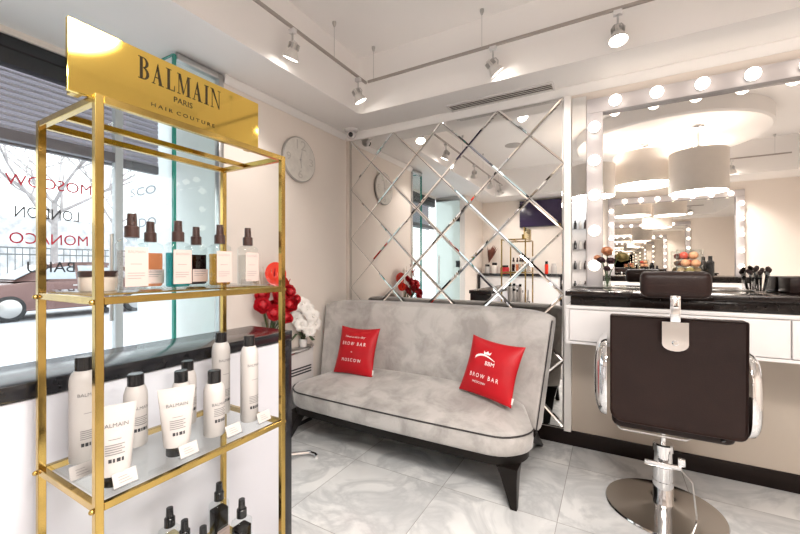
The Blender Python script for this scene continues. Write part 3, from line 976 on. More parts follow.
GT = 'spray bottles on the top glass shelf'
spray_bottle('clear spray bottle with a pink label, largest and leftmost on the top glass shelf', (-.975, .454, Z1), (.95, .90, .88), .1, (.9, .8, .75), GT)
spray_bottle('spray bottle of peach orange liquid on the top glass shelf', (-1.105, .560, Z1), (.98, .58, .38), .35, (.98, .45, .25), GT, low=True)
spray_bottle('spray bottle of teal blue liquid on the top glass shelf', (-1.022, .588, Z1), (.10, .62, .62), .3, (.1, .55, .55), GT)
spray_bottle('spray bottle of dark plum liquid on the top glass shelf', (-1.125, .703, Z1), (.10, .03, .04), .5, (.05, .015, .02), GT, low=True)
spray_bottle('spray bottle of amber honey liquid on the top glass shelf', (-1.010, .704, Z1), (.93, .66, .28), .25, (.9, .6, .25), GT)
spray_bottle('colourless spray bottle, rightmost on the top glass shelf', (-1.015, .806, Z1), (.93, .93, .92), .08, (.9, .9, .88), GT)

jar = thing('cosmetic_jar', 'low round jar with a dark lid on the top glass shelf', 'jar', (-1.075, .428, Z1))
bm = NB(); lathe(bm, [(0, 0), (.036, 0), (.038, .004), (.038, .032), (.036, .034), (0, .034)], n=32, cap=False); obj('jar', fix(bm), mat('milky_jar', (.62, .54, .46), .15, noise=.03), jar)
bm = NB(); lathe(bm, [(0, .0343), (.039, .0343), (.039, .046), (.037, .048), (0, .048)], n=32, cap=False); obj('lid', fix(bm), M_BROWNCAP, jar)

def can(label, loc, h, r, group, capr=.62, caph=.034, capm=None, name='hairspray_can', rz=0.0):
    t = thing(name, label, 'can', loc, rz, group)
    bm = NB()
    hb_ = h - caph
    lathe(bm, [(0, 0), (r - .002, 0), (r, .003), (r, hb_ - .030), (r * .97, hb_ - .020), (r * .86, hb_ - .008), (r * capr + .001, hb_), (0, hb_)], n=32, cap=False)
    body = obj('can', fix(bm), M_PACK, t)
    bm = NB(); rc = r * capr
    lathe(bm, [(0, hb_ + .0004), (rc, hb_ + .0004), (rc, h - .002), (rc - .002, h), (0, h)], n=28, cap=False); obj('cap', fix(bm), capm or M_BLACKCAP, t)
    ib = NB(); f = cyl_fn(r)
    k = hb_
    text(ib, 'BALMAIN', .008, f, oy=k - .062, width=.046)
    obj('lettering', ib, M_GREYINK, body)
    ib = NB()
    for q in range(5): flat(ib, f, -.018, .018 - .006 * (q % 2), .060 + .005 * q, .0622 + .005 * q)
    flat(ib, f, -.011, .012, k - .105, k - .1035)
    obj('small_print', ib, M_SMALLINK, body)
    ib = NB()
    for a, b in ((-.016, -.010), (-.008, -.002), (.0, .003), (.005, .012), (.014, .017)): flat(ib, f, a, b, .042, .051, 1)
    obj('barcode', ib, M_INK, body)
    return t

GM = 'white cans on the middle glass shelf'
can('tall white can with black cap, leftmost on the middle shelf beside the brass post', (-1.175, .437, Z2), .263, .0300, GM)
can('short white can with black cap between the two tubes on the middle shelf', (-1.150, .545, Z2), .196, .0285, GM, capr=.70, caph=.032)
can('white can directly behind the second tube on the middle shelf', (-1.085, .633, Z2), .192, .0250, GM, capr=.72, caph=.032)
can('white can at the back edge, half hidden behind the second tube and its can', (-1.165, .700, Z2), .196, .0250, GM, capr=.70, caph=.030)
can('short white can with black cap standing before the tall one on the middle shelf', (-1.018, .692, Z2), .188, .0290, GM, capr=.62, caph=.036)
can('tall white can with black cap behind the short one near the back brass post', (-1.150, .806, Z2), .272, .0285, GM)
can('tall white can with black cap, rightmost on the middle shelf', (-1.015, .812, Z2), .272, .0270, GM)

def tube_pack(label, loc, h, hw):
    t = thing('cream_tube', label, 'tube', loc, R(-22), 'white tubes standing on black caps on the middle shelf')
    bm = NB(); lathe(bm, [(0, 0), (.024, 0), (.025, .002), (.025, .024), (0, .024)], n=28, cap=False); obj('cap', fix(bm), M_BLACKCAP, t)
    bm = NB()
    H0 = .0244
    def shape(a, k):
        k_ = k
        rx = .026 * (1 - k_) + .0012 * k_ ; ry = .030 + (hw - .030) * k_
        z = H0 + (h - H0) * k
        return (rx * math.cos(a), ry * math.sin(a), z)
    n, m = 32, 10
    rg = [[bm.verts.new(shape(2 * PI * i / n, j / (m - 1))) for i in range(n)] for j in range(m)]
    for A, B in zip(rg, rg[1:]):
        for i in range(n): bm.faces.new((A[i], A[(i + 1) % n], B[(i + 1) % n], B[i]))
    bm.faces.new(list(reversed(rg[0]))); bm.faces.new(rg[-1])
    body = obj('tube', fix(bm), M_PACK, t, ang=1.2)
    def f(u, v):
        k = (v - H0) / (h - H0)
        rx = .026 * (1 - k) + .0012 * k; ry = .030 + (hw - .030) * k
        s = max(-1, min(1, u / ry)); a = math.asin(s)
        return (rx * math.cos(a) + .0008, ry * math.sin(a), v)
    ib = NB(); text(ib, 'BALMAIN', .0085, f, oy=h - .048, width=.050); obj('lettering', ib, M_GREYINK, body)
    ib = NB()
    for q in range(5): flat(ib, f, -.018, .018 - .005 * (q % 2), .070 + .005 * q, .0722 + .005 * q)
    flat(ib, f, -.012, .012, h - .075, h - .0735)
    obj('small_print', ib, M_SMALLINK, body)
    ib = NB()
    for a, b in ((-.012, -.006), (-.004, .0), (.003, .010), (.012, .016)): flat(ib, f, a, b, .054, .062, 1)
    obj('barcode', ib, M_INK, body)
tube_pack('big white tube on a black cap right of the near brass post', (-.988, .425, Z2), .177, .041)
tube_pack('white tube on a black cap in the centre of the middle shelf', (-1.000, .572, Z2), .174, .044)

def price_tag(label, loc, rz=0.0):
    t = thing('price_tag', label, 'price tag', loc, rz, 'price tags along the shelf front')
    M = Matrix.Rotation(R(-22), 4, 'Y')
    bm = NB(); box(bm, -.003, -.0015, -.025, .025, .0, .034, M=M); box(bm, -.014, .003, -.025, .025, 0, .0012); obj('stand', bm, M_ACRYL, t)
    bm = NB(); box(bm, -.0012, -.0004, -.024, .024, .003, .033, M=M); c = obj('card', bm, M_PACK, t)
    ib = NB(); f = lambda u, v: tuple(M @ Vector((.0001, u, v)))
    for q in range(3): flat(ib, f, -.013, .013 - .004 * q, .010 + .006 * q, .0112 + .006 * q, 1)
    obj('print', ib, M_SMALLINK, c)
price_tag('white price card in front of the tall leftmost can', (-1.07, .398, Z2))
price_tag('white price card in front of the big tube', (-.950, .432, Z2))
price_tag('white price card in front of the middle tube', (-.952, .580, Z2))
price_tag('white price card in front of the short can', (-.955, .715, Z2))
price_tag('white price card at the right end of the middle shelf', (-.955, .825, Z2))
for k, (y, s) in enumerate(((.50, 'peach'), (.64, 'teal'), (.75, 'amber'), (.845, 'colourless'))):
    b = NB(); box(b, -.010, .010, -.012, .012, 0, .020, .001, 1)
    tag(obj('acrylic_block', b, M_ACRYL, loc=(-.952, y, Z1)), 'small clear acrylic block on the top shelf edge, nearest the %s spray bottle' % s, 'block', 'acrylic blocks on the top shelf')

GB = 'dark bottles on the bottom glass shelf'
for lab, x, y, kind in (('black-capped tall can at the left end of the bottom shelf', -1.175, .450, 'can'),
                        ('wide black cap bottle at the front of the bottom shelf', -1.02, .445, 'wide'),
                        ('only pale spray bottle with a black pump on the bottom shelf', -1.192, .660, 'pale'),
                        ('dark spray bottle just right of the pale one on the bottom shelf', -1.110, .658, 'dark'),
                        ('lowest dark spray bottle left of the pale one on the bottom shelf', -1.085, .525, 'dark'),
                        ('dark spray bottle just left of the tallest one on the bottom shelf', -1.035, .668, 'dark'),
                        ('tallest dark spray bottle before the back brass post on the bottom shelf', -1.152, .800, 'dark'),
                        ('dark spray bottle at the right end of the bottom shelf', -1.030, .795, 'dark')):
    if kind == 'can':
        can(lab, (x, y, Z3), .20, .027, GB, capr=.8, caph=.05)
    elif kind == 'wide':
        t = thing('cosmetic_bottle', lab, 'bottle', (x, y, Z3), 0, GB)
        bm = NB(); lathe(bm, [(0, 0), (.030, 0), (.032, .003), (.032, .10), (.028, .112), (0, .112)], n=28, cap=False); obj('bottle', fix(bm), M_PACK, t)
        bm = NB(); lathe(bm, [(0, .1123), (.026, .1123), (.026, .142), (.022, .148), (0, .149)], n=28, cap=False); obj('cap', fix(bm), M_BLACKCAP, t)
    else:
        hh = {(-1.152): .150, (-1.030): .135, (-1.192): .132}.get(x, .122)
        if kind == 'pale': tnt, bd, bc = (.86, .80, .62), .35, (.85, .78, .6)
        else: tnt, bd, bc = (.05, .025, .03), .6, (.03, .015, .018)
        spray_bottle(lab, (x, y, Z3), tnt, bd, bc, GB, low=True, h=hh, w_=.027, d_=.022, cap=M_BLACKCAP)

# ------------------------------------------------------------------ wall clock
ck = thing('wall_clock', 'round silver wall clock with big numerals on the cream wall', 'clock', (XL, 2.237, 2.118), 0)
MX = Matrix.Rotation(PI / 2, 4, 'Y')
bm = NB(); lathe(bm, [(0, .001), (.176, .001), (.180, .004), (.180, .020), (.176, .024), (0, .024)], n=56, M=MX, cap=False); obj('case', fix(bm), mat('silver_case', (.42, .40, .38), .35, .6, noise=.05), ck)
bm = NB(); lathe(bm, [(0, .0242), (.172, .0242), (.170, .0262), (0, .0262)], n=56, M=MX, cap=False); fc = obj('face', fix(bm), mat('pearl_face', (.74, .71, .66), .35, noise=.10, nscale=24), ck)
lb = NB(); f_ = lambda u, v: (.0268, u, v)
text(lb, '12', .075, f_, oy=.080, width=.105); text(lb, '6', .065, f_, oy=-.150, width=.05)
text(lb, '3', .06, f_, ox=.125, oy=-.03, width=.048); text(lb, '9', .06, f_, ox=-.125, oy=-.03, width=.048)
obj('numerals', lb, mat('grey_numerals', (.58, .55, .51), .4, noise=.1), fc)
bm = NB()
for ang, L, wd in ((R(12), .10, .004), (R(172), .07, .005)):
    dx, dz = math.sin(ang), math.cos(ang)
    q = [(-dz * wd, dx * wd), (dz * wd, -dx * wd), (dx * L, dz * L)]
    lo = [bm.verts.new((.029, a, b)) for a, b in q]; hi = [bm.verts.new((.031, a, b)) for a, b in q]
    bm.faces.new(lo); bm.faces.new(list(reversed(hi)))
    for i in range(3): bm.faces.new((lo[i], hi[i], hi[(i + 1) % 3], lo[(i + 1) % 3]))
lathe(bm, [(0, .0264), (.008, .0264), (.008, .033), (0, .033)], n=14, M=MX, cap=False)
obj('hands', fix(bm), M_STEEL, ck)

# ------------------------------------------------------------------ security camera, vents, ceiling speaker
sec = thing('security_camera', 'small white security camera in the ceiling corner above the sofa', 'camera', (-2.07, 2.765, ZC - .0005))
bm = NB(); lathe(bm, [(0, 0), (.062, 0), (.062, -.012), (.05, -.022), (0, -.022)], n=28, cap=False); obj('mount', fix(bm), M_WHITE, sec)
bm = NB(); sphere(bm, (0, 0, -.050), .040, 12); b_ = obj('housing', bm, M_WHITE, sec)
bm = NB(); Mq = Matrix.Translation((.016, -.030, -.058)) @ Vector((.5, -.85, -.25)).to_track_quat('Z', 'Y').to_matrix().to_4x4()
lathe(bm, [(0, -.004), (.021, -.004), (.021, .009), (.016, .012), (0, .012)], n=20, M=Mq, cap=False); obj('lens', fix(bm), M_BLACKCAP, b_)

vt = thing('air_vent', 'long slotted air vent in the soffit above the diamond mirror', 'vent', (-.73, 2.78, ZC - .0005))
bm = NB(); box(bm, -.39, .39, -.065, -.052, -.010, 0, .002); box(bm, -.39, .39, .052, .065, -.010, 0, .002); box(bm, -.39, -.377, -.0515, .0515, -.010, 0); box(bm, .377, .39, -.0515, .0515, -.010, 0)
obj('frame', bm, M_WHITE, vt)
bm = NB(); box(bm, -.376, .376, -.051, .051, -.0015, -.0005); obj('backing', bm, mat('vent_dark', (.10, .085, .075), .8, noise=.1), vt)
for k in range(4):
    y = -.040 + .0265 * k
    bm = NB(); box(bm, -.3765, .3765, -.007, .007, -.0015, .0015, M=Matrix.Translation((0, y, -.006)) @ Matrix.Rotation(R(35), 4, 'X')); obj('slat', bm, mat('vent_slat', (.80, .75, .71), .5, noise=.02), vt)
sp = NB(); lathe(sp, [(0, -.008), (.10, -.008), (.115, -.004), (.115, 0), (0, 0)], (-1.2, .38, ZT - .0005), 36, cap=False)
tag(obj('ceiling_speaker', fix(sp), mat('grey_grille', (.45, .42, .40), .6, noise=.1, nscale=120)), 'round grey ceiling speaker seen in the diamond mirror', 'speaker')

# ------------------------------------------------------------------ track lighting
TXK, TYK, TZ = -1.69, 2.445, 2.700
def track(name, label, pts):
    t = thing(name, label, 'light track', (0, 0, 0), 0, 'suspended light tracks')
    (x0, y0), (x1, y1) = pts
    bm = NB(); box(bm, min(x0, x1) - .008, max(x0, x1) + .008, min(y0, y1) - .008, max(y0, y1) + .008, TZ, TZ + .018, .002); obj('rail', bm, mat('track_silver', (.40, .36, .33), .4, .5, noise=.03), t)
    return t
tl = track('light_track', 'suspended light track running beside the cream wall', ((TXK, -1.0), (TXK, TYK)))
tr_ = track('light_track', 'suspended light track running above the sofa and the makeup mirror', ((TXK + .03, TYK), (1.9, TYK)))
def rod(t, x, y):
    bm = NB(); tube(bm, [(x, y, TZ + .0185), (x, y, ZT - .03)], .0018, 6); r_ = obj('suspension_rod', bm, M_STEEL, t)
    bm = NB(); lathe(bm, [(0, ZT - .001), (.014, ZT - .001), (.014, ZT - .012), (.007, ZT - .034), (0, ZT - .034)], (x, y, 0), 14, cap=False); obj('ceiling_cup', fix(bm), M_STEEL, r_)
for y in (2.06, 1.1, .2, -.7): rod(tl, TXK, y)
for x in (-1.615, -.75, .3, 1.4): rod(tr_, x, TYK)

def make_spot():
    t = thing('track_spotlight', '', 'spotlight', (0, 0, 0), 0, 'spotlights on the suspended tracks')
    bm = NB(); box(bm, -.022, .022, -.014, .014, -.026, -.0005, .002); obj('adapter', bm, M_WHITE, t)
    bm = NB(); tube(bm, [(0, 0, -.0262), (0, 0, -.075)], .006, 8); tube(bm, [(-.030, 0, -.135), (-.034, 0, -.10), (-.018, 0, -.078), (.018, 0, -.078), (.034, 0, -.10), (.030, 0, -.135)], .0035, 6)
    obj('bracket', bm, M_STEEL, t)
    bm = NB()  # head built around local origin, pointing to +z
    lathe(bm, [(0, -.055), (.016, -.055), (.020, -.045), (.022, -.015), (.030, .0), (.046, .030), (.050, .045), (.047, .046), (.040, .034), (0, .030)], n=26, cap=False)
    h = obj('lamp_head', fix(bm), mat('satin_white_metal', (.72, .69, .66), .3, .2, noise=.02), t)
    bm = NB()
    for k in range(10):
        a = 2 * PI * k / 10
        box(bm, .020, .034, -.0015, .0015, -.045, -.012, M=Matrix.Rotation(a, 4, 'Z'))
    obj('cooling_fin', bm, M_STEEL, h)
    bm = NB(); lathe(bm, [(0, .0385), (.0405, .0385), (.0435, .0405), (.0435, .043), (0, .044)], n=26, cap=False); obj('lens', fix(bm), M_LENS, h)
    return t
spot0 = make_spot(); used = [False]
def place_spot(x, y, aim, label, power=SPOT_W, size=80):
    t = spot0 if not used[0] else copy_tree(spot0); used[0] = True
    t.location = (x, y, TZ); t['label'] = label
    h = [c for c in t.children if c.name.startswith('lamp_head')][0]
    h.location = (0, 0, -.135)
    d = (Vector(aim) - Vector((x, y, TZ - .135))).normalized()
    h.rotation_euler = d.to_track_quat('Z', 'Y').to_euler()
    l = light('spot_beam', 'SPOT', Vector((x, y, TZ - .135)) + d * .05, power, (1, .945, .90), None, spot_size=R(size), spot_blend=.7, shadow_soft_size=.035)
    l.rotation_euler = (-d).to_track_quat('Z', 'Y').to_euler()
place_spot(TXK, 1.665, (-2.35, 1.75, 1.2), 'spotlight nearest the camera on the left track, aimed at the window')
place_spot(TXK, 2.345, (-1.25, 2.95, 1.2), 'spotlight at the track corner above the clock')
place_spot(TXK, .62, (-2.2, -.3, .9), 'third spotlight from the corner along the left track, seen in the mirror')
place_spot(TXK, -.15, (-1.6, -1.5, 1.2), 'fourth spotlight from the corner along the left track, seen in the mirror')
place_spot(TXK, -.80, (-1.2, -1.6, 1.4), 'last spotlight at the far end of the left track, seen in the mirror')
place_spot(-.675, TYK, (-.1, 2.95, 1.7), 'spotlight above the right end of the sofa, lens glaring white')
place_spot(.035, TYK, (.15, 1.9, .4), 'spotlight above the salon chair with its lens facing down', SPOT_W)
place_spot(.95, TYK, (.95, 1.6, .4), 'spotlight far right on the far track beyond the salon chair')
place_spot(1.65, TYK, (1.7, 1.2, .6), 'last spotlight at the right end of the far track')
# spots on the opposite side of the tray (seen in the makeup mirror)
tn = track('light_track', 'suspended light track on the far side, seen in the makeup mirror', ((.2, -.84), (2.0, -.84)))
for x in (1.25, 1.85): rod(tn, x, -.84)
place_spot(1.42, -.84, (1.75, -1.55, 1.55), 'spotlight throwing a warm pool on the wall, seen at the right of the makeup mirror', SPOT_W * 2.0, 62)

# pendants under the disc
def pendant(label, x, y, r, z0, z1):
    t = thing('pendant_lamp', label, 'pendant lamp', (x, y, 0), 0, 'cream drum pendants under the round ceiling disc')
    bm = NB(); lathe(bm, [(r - .004, z0), (r, z0), (r, z1), (r - .004, z1), (r - .004, z0)], n=48, cap=False); obj('lamp_shade', fix(bm), M_SHADE, t)
    bm = NB(); lathe(bm, [(0, z0 + .012), (r - .006, z0 + .012), (r - .006, z0 + .018), (0, z0 + .018)], n=48, cap=False); obj('diffuser', fix(bm), M_DIFF, t)
    bm = NB(); tube(bm, [(0, 0, z0 + .019), (0, 0, 2.768)], .006, 8)
    for a in range(3): tube(bm, [(0, 0, z1 - .03), ((r - .006) * math.cos(a * 2.094), (r - .006) * math.sin(a * 2.094), z1 - .03)], .003, 6)
    obj('rod', bm, M_STEEL, t)
    bm = NB(); lathe(bm, [(0, 2.77), (.055, 2.77), (.06, 2.778), (.06, 2.7985), (0, 2.7985)], n=24, cap=False); obj('canopy', fix(bm), M_CHROME, t)
    light('pendant_uplight', 'POINT', (x, y, z1 - .08), DRUM_W * .2, (1, .945, .90), None, shadow_soft_size=.08)
    light('pendant_downlight', 'AREA', (x, y, z0 + .008), DRUM_W, (1, .945, .90), None, shape='DISK', size=2 * r - .03)
pendant('cream drum pendant on a long rod, rightmost in the makeup mirror', .83, .60, .262, 2.06, 2.50)
pendant('widest cream drum pendant, in the middle of the makeup mirror', .36, .14, .34, 2.27, 2.66)
pendant('cream drum pendant at the left edge of the makeup mirror frame', -.20, .50, .25, 2.12, 2.50)
pendant('cream drum pendant half hidden behind the long-rod one in the mirror', .95, -.28, .25, 2.2, 2.58)

# ------------------------------------------------------------------ salon chair
def salon_chair():
    t = thing('salon_chair', 'brown leather salon chair with chrome arms and round base, back turned', 'chair', (.236, 2.355, 0))
    bm = NB(); lathe(bm, [(0, .001), (.255, .001), (.262, .005), (.258, .012), (.16, .022), (.06, .030), (.05, .034), (0, .034)], n=64, cap=False); obj('base_plate', fix(bm), mat('polished_steel', (.62, .60, .58), .10, 1.0, noise=.02), t)
    bm = NB(); lathe(bm, [(0, .0345), (.046, .0345), (.046, .15), (.044, .152), (.044, .225), (.041, .227), (.041, .30), (.046, .302), (.046, .335), (.040, .342), (0, .342)], n=32, cap=False)
    lathe(bm, [(0, .3422), (.013, .3422), (.013, .463), (0, .463)], n=16, cap=False); obj('column', fix(bm), M_CHROME, t)
    bm = NB(); box(bm, -.085, .070, -.060, -.047, .236, .262, .005); box(bm, .055, .085, -.064, -.048, .262, .30, .004, M=Matrix.Rotation(R(0), 4, 'Z')); obj('pump_lever', bm, M_CHROME, t)
    bm = NB(); tube(bm, [(.06, -.05, .25), (.11, -.07, .20), (.125, -.08, .05), (.125, -.08, .03)], .004, 8); obj('pedal_rod', bm, M_STEEL, t)
    bm = NB(); tube(bm, [(-.205, -.16, .50), (-.205, -.17, .45), (-.19, -.17, .437), (.07, -.17, .437), (.09, -.17, .45), (.09, -.16, .50)], .006, 8); obj('under_bar', bm, M_STEEL, t)
    bm = NB(); box(bm, -.15, .15, -.2, .12, .4632, .4795, .006); obj('seat_plate', bm, M_BLACKCAP, t)
    bm = NB(); box(bm, -.232, .232, -.285, .16, .480, .60, .035, 4); obj('seat', bm, M_LEATHER, t, ang=.9)
    # backrest: slab with rounded lower corners, slightly hollow
    bm = NB()
    W, z0, z1 = .239, .552, 1.035
    def ol(k):
        P = []
        for cxx, czz, a0, rc in ((W - .012, z1 - .012, 0, .012), (-W + .012, z1 - .012, PI / 2, .012), (-W + .05, z0 + .05, PI, .05), (W - .03, z0 + .03, 1.5 * PI, .03)):
            for i in range(5):
                a = a0 + PI / 2 * i / 4; P.append((cxx + rc * math.cos(a), czz + rc * math.sin(a)))
        return [(x * k, z1 / 2 + z0 / 2 + (z - z1 / 2 - z0 / 2) * k) for x, z in P]
    lay = []
    for y, k in ((-.385, .965), (-.395, .99), (-.392, 1.0), (-.335, 1.0), (-.315, .985), (-.305, .94)):
        yo = (lambda z: .05 * (z - z0) * -.5)
        lay.append([bm.verts.new((x, y + yo(z), z - .015 * (1 - (x / W) ** 2) * ((z - z0) / (z1 - z0)))) for x, z in ol(k)])
    n = len(lay[0])
    for A, B in zip(lay, lay[1:]):
        for i in range(n): bm.faces.new((A[i], A[(i + 1) % n], B[(i + 1) % n], B[i]))
    bm.faces.new(lay[0]); bm.faces.new(list(reversed(lay[-1])))
    bk = obj('backrest', fix(bm), M_LEATHER, t, ang=.9)
    # headrest, stem and bracket
    bm = NB(); box(bm, -.124, .124, -.435, -.360, 1.118, 1.232, .030, 5); obj('headrest', bm, M_LEATHER, t, ang=.9)
    bm = NB(); box(bm, -.018, .018, -.428, -.418, 1.0195, 1.15, .003); box(bm, -.013, .013, -.431, -.4282, 1.03, 1.12, .002); st = obj('headrest_stem', bm, M_CHROME, t)
    bm = NB()
    pl = [(-.046, 1.018), (-.046, .945)] + [(.046 * math.cos(a), .925 + .03 * math.sin(a)) for a in [PI + PI * i / 10 for i in range(11)]] + [(.046, .945), (.046, 1.018)]
    prism(bm, pl, 0, .016, Matrix(((1, 0, 0, 0), (0, 0, 1, -.4195), (0, 1, 0, 0), (0, 0, 0, 1))))
    br = obj('headrest_bracket', fix(bm), M_CHROME, t)
    bm = NB(); lathe(bm, [(0, 0), (.012, 0), (.012, .005), (.008, .008), (0, .008)], n=16, M=Matrix.Translation((0, -.4197, .93)) @ Matrix.Rotation(PI / 2, 4, 'X'), cap=False); obj('knob', fix(bm), M_CHROME, br)
    # bent chrome arm shells
    for s in (-1, 1):
        bm = NB()
        def P(u, v):
            a = 2 * PI * u
            yy = .225 * math.copysign(abs(math.cos(a)) ** .6, math.cos(a)); zz = .185 * math.copysign(abs(math.sin(a)) ** .6, math.sin(a))
            k = math.sin(v * PI / 2); bul = math.cos(v * PI / 2)
            return (s * (.258 + .056 * bul ** .7), -.165 + yy * k, .715 + zz * k - .0)
        V = grid(bm, lambda u, v: P(u, v), 40, 9, wrap=True)
        inner = [bm.verts.new((s * .252, v.co.y, v.co.z)) for v in V[-1]]
        nn = len(inner)
        for i in range(nn): bm.faces.new((V[-1][i], V[-1][(i + 1) % nn], inner[(i + 1) % nn], inner[i]))
        bm.faces.new(inner)
        bmesh.ops.remove_doubles(bm, verts=bm.verts, dist=1e-5)
        arm = obj('armrest', fix(bm), M_CHROME, t, ang=.9)
    bm = NB(); tube(bm, [(.165, -.30, .545), (.175, -.33, .52)], .008, 8); obj('recline_lever', bm, M_BLACKCAP, t)
salon_chair()

# ------------------------------------------------------------------ things on the makeup counter
cup = thing('brush_cup', 'clear glass cup full of makeup brushes on the makeup counter', 'cup', (.725, 2.79, 1.1105))
bm = NB(); box(bm, -.032, .032, -.032, .032, 0, .004); box(bm, -.032, -.029, -.032, .032, .004, .10); box(bm, .029, .032, -.032, .032, .004, .10); box(bm, -.029, .029, -.032, -.029, .004, .10); box(bm, -.029, .029, .029, .032, .004, .10)
obj('cup', bm, M_ACRYL, cup)
br0 = None
brushes = []
for k in range(10):
    if br0 is None:
        br0 = b0 = thing('makeup_brush', '', 'brush', (0, 0, 0), 0, 'makeup brushes in the glass cup')
        bm = NB(); tube(bm, [(0, 0, 0), (0, 0, .06), (0, 0, .13)], .0028, 8, r1=.0045); obj('handle', bm, M_BLACKCAP, b0)
        bm = NB(); lathe(bm, [(0, .1302), (.0052, .1302), (.0058, .150), (0, .150)], n=12, cap=False); obj('ferrule', fix(bm), M_STEEL, b0)
        bm = NB(); lathe(bm, [(0, .1502), (.0058, .1502), (.011, .168), (.0095, .182), (0, .190)], n=12, cap=False); obj('bristles', fix(bm), mat('dark_bristles', (.035, .02, .018), .9, noise=.2), b0)
        b_ = b0
    else: b_ = copy_tree(br0)
    a = 2 * PI * k / 10
    rr = .016
    b_.location = (.725 + rr * math.cos(a), 2.79 + rr * math.sin(a), 1.1155)
    tl_ = R(4 + 20 * ((k * 7) % 10) / 10)
    b_.rotation_euler = (-math.sin(a) * tl_, math.cos(a) * tl_, 0)
    s_ = .62 + .035 * ((k * 3) % 5); b_.scale = (1, 1, s_)
    tip = Vector((b_.location.x + .19 * s_ * math.cos(a) * math.sin(tl_), b_.location.y + .19 * s_ * math.sin(a) * math.sin(tl_)))
    brushes.append(((tip.x * .871 + tip.y * .491) / (-tip.x * .491 + tip.y * .871), b_))
for k, (q, b_) in enumerate(sorted(brushes, key=lambda t: t[0])):
    b_['label'] = '%s dark makeup brush in the glass cup, counting tips from the left' % ('first', 'second', 'third', 'fourth', 'fifth', 'sixth', 'seventh', 'eighth', 'ninth', 'tenth')[k]
bm = NB(); box(bm, 0, .40, 0, .16, 0, .086, .006); cs = tag(obj('storage_case', bm, M_LEATHER, loc=(.815, 2.70, 1.1105)), 'low dark brown case on the counter right of the brush cup', 'case')

fv = thing('flower_vase', 'small glass vase of dried roses on the makeup counter left end', 'vase', (-.02, 2.75, 1.1105))
bm = NB(); lathe(bm, [(0, 0), (.022, 0), (.024, .004), (.018, .05), (.021, .09), (.019, .09), (.016, .05), (.02, .006), (0, .006)], n=24, cap=False); obj('vase', fix(bm), M_VASE, fv)
def rose(bm, c, r, seed, openness=1.0, d=(0, 0, 1)):
    rnd = random.Random(seed); c = Vector(c)
    Q = Vector(d).to_track_quat('Z', 'Y').to_matrix().to_4x4()
    sphere(bm, c, r * .42, 8)
    for ringi, (n, tilt, sz) in enumerate(((4, .35, .62), (5, .75, .8), (6, 1.15, .95))):
        for k in range(n):
            a = 2 * PI * k / n + ringi * .7 + rnd.uniform(-.2, .2)
            M = Matrix.Translation(c) @ Q @ Matrix.Rotation(a, 4, 'Z') @ Matrix.Rotation(tilt * openness, 4, 'Y')
            V = []
            for j in range(4):
                vv_ = j / 3
                row = []
                for i in range(5):
                    uu = -1 + 2 * i / 4
                    ww = r * sz * .75 * math.sin(PI * (.18 + .68 * vv_))
                    row.append(bm.verts.new(M @ Vector((r * sz * (.28 + .14 * vv_ + .10 * (vv_ ** 3)) - .18 * r * abs(uu) ** 2, uu * ww, r * sz * (vv_ - .35)))))
                V.append(row)
            for j in range(3):
                for i in range(4): bm.faces.new((V[j][i], V[j][i + 1], V[j + 1][i + 1], V[j + 1][i]))
M_PEACH = mat('peach_petal', (.62, .30, .16), .6, noise=.3, nscale=40)
M_OLIVE = mat('dried_olive_petal', (.24, .18, .06), .7, noise=.3, nscale=40)
M_PLUM = mat('dark_plum_petal', (.05, .018, .022), .6, noise=.3, nscale=40)
bm = NB()
for p in ((0, 0, .24), (.06, -.01, .20), (-.03, -.02, .18), (.0, -.02, .13)): tube(bm, [(0, 0, .01), (p[0] * .3, p[1] * .3, .1), p], .0025, 6)
obj('stem', bm, M_GREEN, fv)
for p, r, m, s in (((0, 0, .245), .045, M_PEACH, 1), ((.085, .01, .205), .05, M_OLIVE, 2), ((-.035, -.02, .185), .032, M_PLUM, 3), ((.02, -.03, .18), .034, M_PLUM, 4), ((.0, -.025, .13), .028, M_PLUM, 5), ((-.055, .0, .20), .03, M_PEACH, 6)):
    bm = NB(); rose(bm, p, r, s, .9, (.1, -.7, .6)); obj('flower', bm, m, fv, ang=3)

# on the opposite counter, seen in the makeup mirror: fruit vase, dark bottles
vz = thing('fruit_vase', 'straight glass vase full of fruit, seen in the makeup mirror', 'vase', (1.02, -1.20, 1.1105))
bm = NB(); lathe(bm, [(0, 0), (.165, 0), (.165, .40), (.16, .40), (.16, .006), (0, .006)], n=32, cap=False); obj('vase', fix(bm), M_VASE, vz)
fr0 = None
fruits = [((0, .05, .052), M_OLIVE, 'olive lemon at the vase bottom, left'), ((.08, -.03, .052), M_STRAW, 'yellow lemon at the vase bottom, right'), ((-.08, -.03, .052), M_STRAW, 'yellow lemon at the vase bottom, near side'),
          ((.06, .05, .135), M_PEACH, 'orange peach in the middle of the vase'), ((-.05, .05, .140), M_PEACH, 'peach beside the red apple in the vase'), ((0, -.06, .140), mat('apple_red', (.55, .08, .05), .3, noise=.2), 'red apple in the middle of the vase'),
          ((.04, .02, .225), M_PEACH, 'peach at the top of the vase'), ((-.06, -.02, .225), mat('apple_red', (.55, .08, .05), .3), 'red apple at the top of the vase')]
for (p, m, l) in fruits:
    bm = NB(); sphere(bm, (0, 0, 0), .060, 10, sz=.92)
    o = obj('fruit', bm, m, loc=(1.02 + p[0] * 1.1, -1.20 + p[1] * 1.1, 1.1255 + p[2] * 1.32)); tag(o, l, 'fruit', 'fruit in the glass vase')
